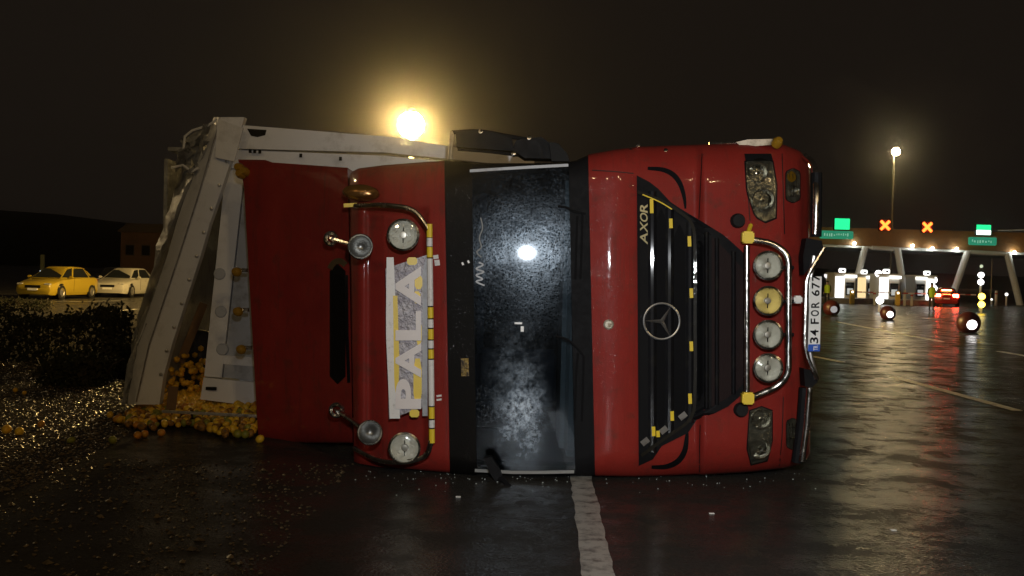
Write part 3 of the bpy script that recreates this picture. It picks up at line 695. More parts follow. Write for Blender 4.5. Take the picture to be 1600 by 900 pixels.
# bumper guard tubes, right of the cab face, and the number plate
YG = 7.45
bm = BM(); tube(bm, rounded([P(1258, 244, 7.75), P(1272, 256, 7.6), P(1276, 300, YG), P(1274, 366, YG)], .1, 4), .024, 12); bg = obj('bumper_guard', bm, CHROME, LW, True)
bm = BM(); tube(bm, [P(1276, 270, YG + .06), P(1275, 370, YG + .06)], .04, 10); obj('guard_sleeve', bm, BLACK, bg, True)
slab([(1260, 372), (1284, 376), (1288, 392), (1268, 414), (1256, 430), (1255, 400)], 7.46, .12, BLACK, 'guard_bracket', bg, .012)
bm = BM(); tube(bm, rounded([P(1288, 387, 7.36), P(1270, 416, 7.36), P(1260, 436, 7.36), P(1257, 548, 7.36), P(1272, 582, 7.38), P(1278, 592, 7.4)], .1, 5), .015, 10); obj('guard_tube', bm, CHROME, bg, True)
bm = BM(); tube(bm, rounded([P(1272, 400, 7.45), P(1266, 436, 7.45), P(1264, 548, 7.45), P(1276, 592, 7.45)], .1, 5), .018, 10); obj('guard_tube', bm, STEEL, bg, True)
slab([(1256, 576), (1272, 580), (1278, 596), (1268, 606), (1258, 604)], 7.46, .12, BLACK, 'guard_bracket', bg, .012)
bm = BM(); tube(bm, [P(1265, 606, YG), P(1261, 660, YG), P(1253, 720, YG + .05)], .024, 12); obj('guard_tube', bm, CHROME, bg, True)
bm = BM(); tube(bm, [P(1257, 606, YG + .07), P(1253, 660, YG + .07), P(1245, 722, YG + .1)], .04, 10); obj('guard_sleeve', bm, BLACK, bg, True)
def PP(px, py, off=0): return P(px, py, 7.33 - off)
plate = obj('number_plate', patch([(1266, 432), (1284, 432), (1281, 549), (1262, 549)], 0, .012, 3, 10, PP), PLATEW, LW)
obj('plate_band', patch([(1263, 538), (1281.5, 538), (1281, 549), (1262, 549)], .003, .003, 2, 2, PP), PLATEB, plate)
TRl = 537; sc_ = 105 / 9.9; y = 536.5
for ch, wd in (('3', 1), ('4', 1), (' ', .55), ('F', .9), (' ', .12), ('O', 1), (' ', .1), ('R', 1), (' ', .55), ('6', 1), ('7', 1), ('7', 1)):
    k = sc_ * 1.12
    if ch != ' ':
        t = (540 - y) / 108; xl = lerp(1264.5, 1268, t); xr = lerp(1279, 1282, t)
        letter('digit' if ch.isdigit() else 'letter', ch, y, y - k * wd * .80, xl + 1, xr - .5, PP, .004, .003, INK, plate, .02)
    y -= k * wd
letter('letter', 'TR', 547.5, 540, 1271, 1278, PP, .006, .002, PLATEW, plate, .01)

# wheels and frame behind the bumper
fx = P(1266, 500, 8).x
for z in (.22, 2.12):
    bm = BM(); lathe(bm, [(.30, -.14), (.47, -.15), (.51, -.11), (.51, .11), (.47, .15), (.30, .14)], axis_M((fx - .42, 9.35, z), (0, 0, 1)), 32); t_ = obj('wheel', bm, RUBBER, LW, True, 30)
    bm = BM(); lathe(bm, [(0, .06), (.12, .06), (.14, .10), (.28, .05), (.30, .12)], axis_M((fx - .42, 9.35, z), (0, 0, 1)), 24); obj('rim', bm, STEEL, t_, True)
for z in (.8, 1.6): obj('frame_rail', bbox((fx - .55, 10.2, z), (.28, 3.2, .09), .01), BLACK, LW)
obj('engine', bbox((fx - .75, 8.9, 1.2), (.5, 1.0, .7), .05), BLACK, LW)

# ------------------------------------------------------------------ the trailer behind
tr = thing('tipped_trailer', 'white curtain trailer on its side behind the red cab, roof frame bent and torn open', 'trailer', (-1.5, 10.4, 0), world=True)
YT = 10.2
def TP(pl, Y, t, name, m, b=.012, par=tr): return slab(pl, Y, t, m, name, par, b)
wall = TP([(384, 262), (740, 292), (716, 640), (372, 622)], YT, .06, 'front_wall', TRAILERG)
TP([(353, 262), (382, 264), (346, 590), (319, 588)], YT - .05, .12, 'corner_post', TRAILERW)
TP([(385, 262), (430, 266), (420, 596), (349, 590), (352, 560)], YT - .02, .05, 'wall_board', TRAILERG)
TP([(318, 590), (440, 602), (440, 640), (313, 624)], YT - .07, .16, 'bottom_sill', TRAILERW)
TP([(350, 555), (425, 561), (425, 575), (349, 569)], YT - .04, .06, 'wall_board', TRAILERW)
for x, y in ((343, 428), (345, 487), (347, 546)):  # grey discs standing for the round shading on the corner post
    bm = BM(); lathe(bm, [(0, .012), (.05, .010), (.06, 0), (.06, -.03)], axis_M(P(x, y, YT - .055), (0, -1, 0)), 14); obj('shade_disc', bm, TRAILERG, tr, True)
bm = BM(); box(bm, P(330, 607, YT - .1), (.10, .03, .03)); obj('latch', bm, BLACK, tr)
# long upper side rail
TP([(372, 195), (500, 205), (615, 214), (710, 230), (835, 246), (835, 262), (700, 248), (600, 238), (372, 232)], YT - .15, .16, 'side_rail', TRAILERW, .012)
TP([(362, 233.5), (600, 243.5), (700, 252.5), (835, 270), (835, 290), (700, 276), (352, 262)], YT - .10, .12, 'side_rail', TRAILERW, .008)
bm = BM(); pts = [(386, 201), (416, 203), (414, 211), (402, 214), (392, 212)]; prism(bm, [P(x, y, YT - .16) for x, y in pts], (0, .02, 0)); obj('torn_hole', bm, INK, tr)
for x, y in ((391, 236), (398, 236.5), (406, 237), (470, 243), (532, 248)):
    bm = BM(); box(bm, P(x, y, YT - .16), (.025, .02, .035)); obj('rail_bolt', bm, INK, tr)
# bent roof frame
def interp_e(y, k):
    for a, b in zip(e, e[1:]):
        if y <= b[0]: return lerp(a[k], b[k], (y - a[0]) / (b[0] - a[0]))
    return e[-1][k]
e = [(183, 334, 344, 381), (215, 322, 337, 372), (260, 306, 325, 358), (300, 291, 312, 345), (350, 276, 295, 328), (400, 262, 280, 313), (470, 238, 256, 291), (540, 214, 233, 268), (590, 204, 219, 256), (632, 199, 212, 249)]
F = [[], [], [], []]; B = [[], [], [], []]
for i, (y, a, b, c_) in enumerate(e):
    j = random.uniform(-.02, .02)
    for k, (x, Y) in enumerate(((a, 10.16 + j), (b - 2, 9.95), (b + 1, 9.94), (c_, 10.02))):
        q = P(x + random.uniform(-1, 1), y, Y); q.z = max(q.z, .03); F[k].append(q); B[k].append(q + Vector((0, .10 if k else .05, 0)))
obj('roof_beam', grid_mesh(BM(), F, B), TRAILERW, tr, True, 28)
bm = BM(); tube(bm, [P(344 - 1, 192, 9.93), P(312, 300, 9.93), P(280, 400, 9.93), P(233, 540, 9.93), P(213, 628, 9.93)], .008, 6); obj('beam_seam', bm, STEEL, tr, True)
for k in range(11):
    y = 215 + k * 37; bx_ = interp_e(y, 3); bm = BM(); lathe(bm, [(0, .012), (.014, .009), (.018, 0)], axis_M(P(bx_ - 6, y, 9.99), (0, -1, 0)), 10); obj('rivet', bm, STEEL, tr, True)
TP([(340, 186), (380, 200), (366, 252), (336, 246)], 9.92, .02, 'beam_plate', TRAILERW, .004)
def sheet(name, rows, cols, fn, m, par, wr=.02, seed=1, th=.006):
    rnd = random.Random(seed); F = []; B = []
    for i in range(cols + 1):
        f = []
        for j in range(rows + 1):
            p = fn(i / cols, j / rows); f.append(p + Vector((rnd.uniform(-wr, wr), rnd.uniform(-wr, wr) * 2, rnd.uniform(-wr, wr))))
        F.append(f); B.append([q + Vector((0, th, 0)) for q in f])
    return obj(name, grid_mesh(BM(), F, B), m, par, True, 70)
lf = [(262, 286), (300, 272), (400, 242), (500, 214), (560, 200), (634, 190)]
def interp(tab, y):
    for a, b in zip(tab, tab[1:]):
        if y <= b[0]: return lerp(a[1], b[1], (y - a[0]) / (b[0] - a[0]))
    return tab[-1][1]
e0 = [(q[0], q[1]) for q in e]
def tf(u, v):
    y = lerp(264, 632, v); p = P(lerp(interp(lf, y), interp(e0, y) + 4, u), y, 10.25 + .15 * math.sin(u * 5 + v * 9)); p.z = max(p.z, .03); return p
sheet('roof_tarp', 24, 5, tf, TARP, tr, .018, 3)
def tf2(u, v):   # crumpled rag of tarpaulin at the torn upper corner
    x = lerp(lerp(290, 272, v), lerp(334, 306, v), u); y = lerp(lerp(212, 262, v), lerp(190, 272, v), u)
    return P(x, y, 10.1 + .2 * math.sin(u * 7) * math.cos(v * 6))
sheet('torn_tarp', 9, 9, tf2, TARP, tr, .035, 5)
for pts in ([(288, 214), (300, 204), (325, 196), (342, 185)], [(268, 262), (286, 258), (300, 268), (310, 262)], [(286, 240), (289, 212)]):
    bm = BM(); tube(bm, [P(x, y, 10.02) for x, y in pts], .012, 6); obj('torn_edge', bm, TRAILERW, tr, True)
# long sides and roof cover running back
xl = P(300, 400, 10.3).x
obj('side_curtain', bbox(((xl + .9) , 16.4, P(380, 215, 10.3).z - .12), (2.4, 12, .04), .005), TARP, tr)
obj('roof_cover', bbox((xl - .45, 16.6, 1.35), (.04, 11.6, 2.6), .005), TARP, tr)
obj('load_bed', bbox((P(725, 450, 10.3).x, 16.4, 1.45), (.25, 12.3, 2.5), .02), DARKIN, tr)
obj('rear_door', bbox((xl + 1.1, 22.4, 1.4), (2.7, .06, 2.6), .01), TRAILERG, tr)
for k in range(3):
    for z in (.5, 2.4):
        bm = BM(); lathe(bm, [(.28, -.18), (.46, -.19), (.5, -.14), (.5, .14), (.46, .19), (.28, .18), (.0, .1)], axis_M((P(725, 450, 10.3).x + .75, 17.5 + k * 1.3, z), (0, 0, 1)), 24); obj('wheel', bm, RUBBER, tr, True, 30)

# ------------------------------------------------------------------ spilled fruit
FR = mat('orange_peel', (.78, .40, .02), .45, bump=[(160, .25, .002)], var=(11, (.66, .40, .02)))
FR2 = mat('lemon_peel', (.84, .52, .03), .45, bump=[(160, .25, .002)], var=(11, (.70, .42, .02)))
def fruit_mesh(name, m, sx):
    bm = BM(); bmesh.ops.create_icosphere(bm, subdivisions=2, radius=.036)
    for v in bm.verts:
        v.co.x *= sx
        if v.co.z > .033: v.co.z -= .003
    me = bpy.data.meshes.new(name); bm.to_mesh(me); bm.free(); me.materials.append(m)
    for p_ in me.polygons: p_.use_smooth = True
    return me
FR3 = mat('ripe_peel', (.62, .22, .014), .45, bump=[(160, .25, .002)], var=(9, (.40, .20, .012))); FR4 = mat('green_tinged_peel', (.30, .25, .02), .5, bump=[(160, .25, .002)], var=(12, (.16, .18, .02))); FR5 = mat('bruised_peel', (.30, .14, .012), .6, dirt=(24, (.07, .035, .01), .48, .62))
FM = [fruit_mesh('orange_fruit', FR, 1.0), fruit_mesh('orange_fruit', FR, 1.05), fruit_mesh('orange_fruit', FR2, 1.12), fruit_mesh('orange_fruit', FR3, .97), fruit_mesh('orange_fruit', FR4, 1.05), fruit_mesh('orange_fruit', FR5, 1.1)]
def fruit(p, label, group, s=1.0):
    o = bpy.data.objects.new('orange_fruit', random.choice(FM)); o.location = p; o.scale = (s * random.uniform(.92, 1.05), s, s * random.choice((1, .95, .8)))
    o.rotation_euler = [random.uniform(0, 6.28) for _ in range(3)]
    COL.objects.link(o); return tag(o, label, 'fruit', group)
def heap_h(x, y):     # heap profile, metres
    a = G(222, 655); b = G(405, 672)
    t = (x - a.x) / (b.x - a.x)
    if t < -.1 or t > 1.12: return -1
    front = lerp(a.y, b.y, t) - .55 - .15 * math.sin(t * 9) ; f = (y - front)
    if f < 0: return -1
    return min(.13, f * .12) * (1 - max(0, abs(t - .55) - .35) * 1.3) + .01
cand = []
ax = G(200, 655).x; bx = G(420, 672).x
x = ax
stp = .066
while x < bx:
    y = 8.0
    while y < 11.6:
        X = x + random.uniform(-.025, .025); Yy = y + random.uniform(-.025, .025); h = heap_h(X, Yy)
        if h >= 0 and (h > .05 or random.random() < .75): cand.append(Vector((X, Yy, h + .033 + random.uniform(-.008, .012))))
        y += stp
    x += stp
# inside the torn body: fruit slope rising away into the dark
inside = []
for k in range(150):
    t = random.random(); px = random.uniform(250, 322); py = random.triangular(515, 642, 636)
    Y = lerp(11.8, 10.6, (py - 500) / 140); inside.append(P(px, py, Y + random.uniform(-.2, .2)))
cand.sort(key=lambda v: v.y)
N = 262
for p in cand[:N]: fruit(p, 'orange fruit in the heap spilled out under the torn trailer', 'oranges in the spilled heap', random.uniform(.72, 1.14))
def join_fruit(name, pts, lab):
    bm = BM()
    for p in pts:
        M = Matrix.Translation(p) @ Matrix.Diagonal((1, 1, random.uniform(.92, 1.05), 1)); bmesh.ops.create_icosphere(bm, subdivisions=1, radius=.036 * random.uniform(.9, 1.1), matrix=M)
    o = obj(name, bm, FR, smooth=True, angle=80, flip=False); tag(o, lab, 'fruit', kind='stuff'); return o
join_fruit('fruit_heap', cand[N:], 'rear of the orange heap, under the sill of the torn trailer')
join_fruit('fruit_load', inside, 'oranges lying loose inside the dark torn trailer')
# rubble under the load: dark sacks and crate slats inside
CR = mat('crate_wood', (.16, .09, .04), .8, bump=[(30, .4, .01)]); SACK = mat('dark_sack', (.03, .028, .03), .6, bump=[(9, .8, .05)])
bm = BM()
for (px, py, Y, sx, sz) in ((285, 585, 11.6, .7, .5), (262, 615, 11.2, .5, .35), (312, 560, 11.8, .5, .7)):
    M = Matrix.Translation(P(px, py, Y)) @ Matrix.Diagonal((sx, .5, sz, 1)); bmesh.ops.create_icosphere(bm, subdivisions=3, radius=.5, matrix=M)
for v in bm.verts: v.co += Vector((math.sin(v.co.z * 17), math.sin(v.co.x * 13), math.sin(v.co.y * 19))) * .03
tag(obj('cargo_sack', bm, SACK, smooth=True, angle=80), 'dark sagging net sack of cargo inside the torn trailer', 'sack')
for i, (px, py, Y, L_, a, lab) in enumerate(((300, 520, 11.3, .7, 70, 'broken brown crate slat standing in the dark trailer gap'), (268, 632, 9.9, .35, 85, 'short brown crate slat upright in the orange heap'))):
    o = obj('crate_slat', bbox((0, 0, 0), (L_, .02, .09), .004), CR); o.location = P(px, py, Y); o.rotation_euler = (R(10), R(-a), R(12)); tag(o, lab, 'wood slat')
o = obj('loose_strip', bbox((0, 0, 0), (1.25, .03, .025), .005), STEEL); a = P(358, 648, 9.5); o.location = (a.x, a.y, a.z); o.rotation_euler = (0, R(1.5), 0); tag(o, 'thin pale metal strip lying across the orange heap beside the red deflector', 'metal strip')
# loose fruit on the road
loose = [(64, 664, 1.1, 'lone orange on the wet road at the far left, a little above the close pair'), (30, 676, 1.1, 'orange of the close pair at the left edge of the picture, right one'), (10, 673, 1.15, 'orange nearest the left edge of the picture, beside another'),
         (111, 689, 1.0, 'small orange nearest the camera among those left of the trailer'), (172, 648, .95, 'lone orange on the road just left of the foot of the bent roof frame'), (176, 689, 1.05, 'lone orange in front of the heap with its reflection on the wet asphalt'),
         (215, 681, 1.0, 'left orange of a touching pair in front of the heap'), (226, 679, 1.0, 'right orange of a touching pair in front of the heap'), (252, 677, 1.0, 'orange just off the heap, right of the touching pair'), (406, 687, 1.0, 'orange lying alone against the red roof deflector'),
         (24, 608, .8, 'small orange near the low shrub by the hedge'), (38, 612, .7, 'tiny orange right beside another near the hedge'), (200, 643, .9, 'orange touching the foot of the bent roof frame')]
for px, py, s_, lab in loose:
    p = G(px, py + 5); fruit((p.x, p.y, .034 * s_), lab, 'loose oranges on the road', s_)
# grit and crumbs on the road at the left
GRIT = mat('wet_grit', (.16, .115, .06), .42, var=(11, (.05, .038, .026)))
rnd = random.Random(11); gv, gf, gm = [], [], []
edge = [(-420, 860), (-160, 800), (0, 752), (60, 726), (110, 704), (150, 682), (196, 652), (214, 610), (216, 560)]
eg = [G(*q) for q in edge]
def edge_x(y):
    for a, b in zip(eg, eg[1:]):
        if y <= b.y: return lerp(a.x, b.x, max(0, (y - a.y) / (b.y - a.y)))
    return eg[-1].x
for k in range(21000):
    Yy = 4.0 + 12 * rnd.random() ** 1.1; X = edge_x(Yy) + .25 - abs(rnd.gauss(0, 1.7)) if k > 2500 else rnd.uniform(-4.5, -1.2)
    if k <= 2500: Yy = rnd.uniform(3.6, 8)
    r_ = rnd.uniform(.004, .013) * (1.0 if rnd.random() < .94 else 2.0); b0 = len(gv); a = rnd.uniform(0, 6.28); ca, sa_ = math.cos(a) * r_ * 1.3, math.sin(a) * r_ * 1.3
    z = r_ * .35
    gv += [(X + ca, Yy + sa_, z), (X - sa_ * .8, Yy + ca * .8, z + r_ * .2), (X - ca, Yy - sa_, z), (X + sa_ * .7, Yy - ca * .7, z - r_ * .1), (X + rnd.uniform(-.3, .3) * r_, Yy, z + r_ * .75), (X, Yy, z - r_ * .6)]
    gf += [(b0 + p_, b0 + q_, b0 + 4) for p_, q_ in ((0, 1), (1, 2), (2, 3), (3, 0))] + [(b0 + q_, b0 + p_, b0 + 5) for p_, q_ in ((0, 1), (1, 2), (2, 3), (3, 0))]
bm = BM(); gme = bpy.data.meshes.new('grit'); gme.from_pydata(gv, [], gf); bm.from_mesh(gme)
tag(obj('grit', bm, GRIT, flip=False), 'scattered wet grit and crumbs on the road at the left', 'grit', kind='stuff')
for px, py, lab in ((1112, 803, 'small white scrap lying on the road right of the lane line'), (716, 777, 'small white scrap on the road below the dark windscreen visor'), (1396, 829, 'small pale scrap on the road at the lower right')):
    p = G(px, py); o = obj('litter_scrap', bbox((0, 0, .004), (.035, .025, .006), .002), WTAPE); o.location = p; tag(o, lab, 'scrap')

bm = BM(); rnd = random.Random(19); CHIP = mat('glass_chips', (.55, .6, .58), .12, coat=.6)
for k in range(130):
    q = G(rnd.uniform(560, 1250), 738); q.y -= abs(rnd.gauss(0, .28)) + rnd.uniform(-.1, .1); r_ = rnd.uniform(.002, .006)
    bmesh.ops.create_cube(bm, size=1, matrix=Matrix.Translation((q.x, q.y, r_ * .5)) @ Matrix.Rotation(rnd.uniform(0, 6), 4, 'Z') @ Matrix.Diagonal((r_ * 1.4, r_, r_, 1)))
tag(obj('glass_crumbs', bm, CHIP, flip=False), 'crumbs of broken glass on the road along the cab front', 'broken glass', kind='stuff')
# ------------------------------------------------------------------ hedge and dark bundle, left
LEAF = mat('hedge_leaf', (.024, .030, .012), .7, spec=.15, var=(3, (.04, .03, .016)))
TWIG = mat('twig', (.05, .035, .025), .8)
def hedge(x0, x1, y0, y1, h, n, name, label, seed):
    t_ = thing(name, label, 'hedge', ((x0 + x1) / 2, (y0 + y1) / 2, 0), world=True); rnd = random.Random(seed); bm = BM()
    def top(x): return h * (.93 + .09 * math.sin(x * 3.1 + seed) + .07 * math.sin(x * 7.7) + .05 * math.sin(x * 17.0 + seed))
    for k in range(n):
        f = rnd.random()
        if f < .5: p = Vector((rnd.uniform(x0, x1), y0 + abs(rnd.gauss(0, .10)), rnd.uniform(.02, 1))); p.z *= top(p.x)
        elif f < .8: p = Vector((rnd.uniform(x0, x1), rnd.uniform(y0, y1), 0)); p.z = top(p.x) - abs(rnd.gauss(0, .08))
        else: p = Vector((x1 - abs(rnd.gauss(0, .1)), rnd.uniform(y0, y1), rnd.uniform(.02, 1))); p.z *= top(p.x)
        p += Vector((rnd.gauss(0, .05), rnd.gauss(0, .05), rnd.gauss(0, .045)))
        a = Vector((rnd.gauss(0, 1), rnd.gauss(0, 1), rnd.gauss(0, 1))).normalized(); b = a.orthogonal().normalized(); s_ = rnd.uniform(.02, .05)
        bm.faces.new([bm.verts.new(p + q) for q in (a * s_, b * s_ * .5, -a * s_, -b * s_ * .5)])
    o = obj('foliage', bm, LEAF, t_, flip=False); o['kind'] = 'stuff'
    bm = BM()
    for k in range(26):
        x = lerp(x0, x1, (k + .5) / 26) + rnd.uniform(-.08, .08); y = lerp(y0, y1, rnd.uniform(.3, .7))
        tube(bm, [(x, y, 0), (x + rnd.uniform(-.1, .1), y + rnd.uniform(-.1, .1), h * .5), (x + rnd.uniform(-.25, .25), y + rnd.uniform(-.3, .3), h * .92)], .016, 5, True, .005)
    o = obj('stem', bm, TWIG, t_); o['kind'] = 'stuff'
ha = G(-90, 568); hb = G(158, 574)
hedge(ha.x - 1, hb.x, hb.y + .1, hb.y + 1.3, .78, 9000, 'clipped_hedge', 'dark clipped hedge along the road in front of the yellow parked car', 21)
hc = G(-40, 484); hd = G(120, 482)
hedge(hc.x, hd.x, hc.y, hc.y + 1, .36, 2200, 'low_hedge', 'low ragged strip of shrubs further back, just below the yellow car bumper', 22)
sa = G(62, 604); sb = G(150, 604)
hedge(sa.x, sb.x, sa.y, sa.y + .7, .33, 2200, 'low_shrub', 'low dark ragged shrub on the ground in front of the clipped hedge', 23)
se = G(168, 590); sf = G(204, 590)
hedge(se.x, sf.x, se.y, se.y + .6, .42, 1200, 'low_shrub', 'small dark shrub between the hedge end and the foot of the bent trailer frame', 24)

# ------------------------------------------------------------------ cars
CGL = mat('car_glass', (.012, .014, .014), .06, coat=.5)
def loft(bm, secs):
    rings = [[bm.verts.new(p) for p in s_] for s_ in secs]; n = len(rings[0])
    for A, B in zip(rings, rings[1:]):
        for k in range(n): bm.faces.new((A[k], A[(k + 1) % n], B[(k + 1) % n], B[k]))
    bm.faces.new(rings[0]); bm.faces.new(rings[-1]); return bm
def car(name, label, paint, loc, rz, lit_tail=False, group='cars standing beyond the hedge'):
    t_ = thing(name, label, 'car', loc, rz, group)
    def sec(x, zb, zt, w_):
        return [Vector((x, s_ * w_ * k, z)) for s_, k, z in ((-1, .90, zb), (-1, 1, zb + .14), (-1, 1, lerp(zb, zt, .62)), (-1, .95, zt - .06), (-1, .80, zt), (1, .80, zt), (1, .95, zt - .06), (1, 1, lerp(zb, zt, .62)), (1, 1, zb + .14), (1, .90, zb))]
    st_ = [(2.16, .30, .56, .66), (2.12, .22, .66, .76), (1.95, .19, .74, .85), (1.6, .18, .82, .89), (1.0, .18, .93, .90), (.2, .18, .96, .90), (-.8, .18, .98, .90), (-1.5, .18, 1.0, .89), (-1.9, .2, .98, .86), (-2.08, .24, .92, .80), (-2.14, .32, .80, .72)]
    obj('body', loft(BM(), [sec(*q) for q in st_]), paint, t_, True, 38)
    lo = [(1.10, .70), (.4, .84), (-1.2, .84), (-1.95, .68)]; hi = [(.30, .52), (-.05, .60), (-1.0, .60), (-1.45, .50)]; zt = (1.40, 1.455, 1.45, 1.36)
    secs = []
    for (xa, wa), (xb, wb), z in zip(lo, hi, zt): secs.append([Vector((xa, -wa, .93)), Vector((xb, -wb, z - .05)), Vector((xb, -wb * .8, z)), Vector((xb, wb * .8, z)), Vector((xb, wb, z - .05)), Vector((xa, wa, .93))])
    obj('cabin', loft(BM(), secs), paint, t_, True, 40)
    def quad(nm, a, b, c_, d, m, off):
        bm = BM(); n_ = (b - a).cross(d - a).normalized(); q = [a + n_ * off, b + n_ * off, c_ + n_ * off, d + n_ * off]
        prism(bm, q, -n_ * .03); return obj(nm, bm, m, t_)
    A, Bq = lo, hi
    def LO(i, s_, k=.0): return Vector((lo[i][0], s_ * lo[i][1], .93))
    def HI(i, s_): return Vector((hi[i][0], s_ * hi[i][1], zt[i] - .05))
    def inset(q, f): 
        c_ = sum(q, Vector()) / 4; return [c_ + (v - c_) * f for v in q]
    q = inset([LO(0, -1), LO(0, 1), HI(0, 1), HI(0, -1)], .92); quad('windscreen', *q, CGL, .012)
    q = inset([LO(3, 1), LO(3, -1), HI(3, -1), HI(3, 1)], .88); quad('rear_window', *q, CGL, .012)
    for s_ in (-1, 1):
        for i in (0, 1, 2):
            q = inset([LO(i, s_), LO(i + 1, s_), HI(i + 1, s_), HI(i, s_)], .86)
            if s_ > 0: q = q[::-1]
            n_ = (q[1] - q[0]).cross(q[3] - q[0])
            if n_.y * s_ < 0: q = q[::-1]
            quad('side_window', *q, CGL, .014)
        obj('wing_mirror', bbox((.72, s_ * .98, .98), (.12, .18, .12), .03), paint, t_, True)
        for x in (1.35, -1.3):
            bm = BM(); lathe(bm, [(.37, -.012), (.37, .004), (.0, .004)], axis_M((x, s_ * .885, .33), (0, s_, 0)), 24); obj('wheel_arch', bm, INK, t_)
            bm = BM(); lathe(bm, [(.20, -.10), (.30, -.10), (.315, -.07), (.315, .045), (.29, .06), (.20, .06)], axis_M((x, s_ * .86, .315), (0, s_, 0)), 24); wl = obj('wheel', bm, RUBBER, t_, True, 30)
            bm = BM(); lathe(bm, [(.20, .05), (.17, .03), (.05, .045), (0, .05)], axis_M((x, s_ * .86, .315), (0, s_, 0)), 20); obj('rim', bm, STEEL, wl, True)
        hl = obj('headlight', bbox((2.04, s_ * .62, .66), (.18, .30, .11), .035, 3), FACET, t_, True)
        obj('fog_light', bbox((2.10, s_ * .58, .36), (.08, .22, .10), .03), BLACK, t_, True)
        tl = obj('tail_light', bbox((-2.08, s_ * .62, .84), (.14, .42 if lit_tail else .28, .24 if lit_tail else .16), .04, 3), emit('tail_lamp', (1, .07, .03), 130) if lit_tail else mat('tail_lens', (.35, .01, .01), .2), t_, True)
    if lit_tail: obj('brake_light', bbox((-1.62, 0, 1.27), (.05, .7, .07), .015), emit('brake_lamp', (1, .16, .04), 60), t_)
    obj('grille', bbox((2.135, 0, .55), (.06, .74, .14), .02), BLACK, t_)
    obj('air_intake', bbox((2.13, 0, .33), (.05, .8, .12), .02), BLACK, t_)
    obj('plate', bbox((2.175, 0, .44), (.02, .46, .10), .004), PLATEW, t_); obj('plate', bbox((-2.15, 0, .62), (.02, .46, .10), .004), PLATEW, t_)
    for s_ in (-1, 1):
        bm = BM(); tube(bm, [(.35, s_ * .905, .35), (.30, s_ * .905, .92)], .006, 4); obj('door_seam', bm, INK, t_)
        obj('door_handle', bbox((-.35, s_ * .905, .80), (.16, .03, .03), .008), paint, t_)
    return t_
YEL = mat('taxi_paint', (.36, .26, .02), .28, coat=.8); WHI = mat('white_car_paint', (.46, .44, .38), .28, coat=.8); DRK = mat('dark_car_paint', (.02, .022, .028), .2, coat=.8); CRED = mat('red_car_paint', (.35, .02, .015), .25, coat=.8)
p = G(88, 465); car('parked_car', 'yellow saloon standing at the far left behind the hedge, front towards the camera', YEL, (p.x + .55, p.y - 1.0, 0), R(-95))
p = G(205, 463); car('parked_car', 'cream white hatchback parked right of the yellow car, beside the trailer', WHI, (p.x, p.y - .8, 0), R(-92))
p = G(150, 452); car('parked_car', 'dark car half hidden between the yellow and the white parked cars', DRK, (p.x, p.y + 3, 0), R(-80))
p = G(1499, 480); car('braking_car', 'red car driving to the toll gates with its tail lights glowing', CRED, (p.x, p.y + 2.5, 0), R(69), True, 'cars at the toll gates')

# lit totem left
p = G(66, 436, .0)
tt = thing('roadside_totem', 'tall pale slab marker behind the yellow car with two small lights at its foot', 'marker post', (p.x, p.y, 0))
sc = p.y / 1600
obj('slab', bbox((0, 0, 1.55), (.38, .3, 2.1), .03), mat('totem_slab', (.30, .31, .20), .5, var=(2, (.2, .21, .13))), tt)
obj('post', bbox((0, .02, .25), (.2, .2, .5), .02), CONC, tt)
for s_ in (-1, 1): obj('foot_light', bbox((s_ * .15, -.17, .72), (.08, .05, .34), .01), emit('foot_lamp', (.75, .85, 1), 2.2), tt)

# ------------------------------------------------------------------ street lamps
POLE = mat('galvanised_pole', (.16, .15, .13), .5, .6)
def street_lamp(name, label, px, py, Y, rb, strength, col):
    q = P(px, py, Y); t_ = thing(name, label, 'street lamp', (q.x, q.y, 0), world=False, group='street lamps')
    h = q.z
    bm = BM(); tube(bm, [(0, .55, 0), (0, .5, h * .5), (0, .5, h + .35 + rb * .5), (0, .2, h + rb + .12)], .14, 10, True, .06); obj('pole', bm, POLE, t_, True)
    bm = BM(); lathe(bm, [(0, rb + .16), (rb * .3, rb + .12), (rb * .5, rb * .92), (rb * .4, rb * .9)], axis_M((0, 0, h), (0, 0, 1)), 20); obj('lamp_hood', bm, POLE, t_, True)
    bm = BM(); bmesh.ops.create_icosphere(bm, subdivisions=3, radius=rb, matrix=Matrix.Translation((0, 0, h))); obj('lamp_globe', bm, emit('sodium_lamp', col, strength), t_, True)
    bm = BM(); lathe(bm, [(0, .35), (.2, .35), (.24, .3), (.24, 0)], axis_M((0, .55, 0), (0, 0, 1)), 12); obj('pole_base', bm, CONC, t_)
    return t_
street_lamp('street_lamp', 'glaring yellow street lamp shining over the white trailer behind the cab', 642, 195, 40, .50, 2500, (1, .66, .22))
street_lamp('street_lamp', 'smaller yellowish street lamp on a thin pole above the toll gates', 1400, 237, 100, .36, 460, (1, .76, .36))

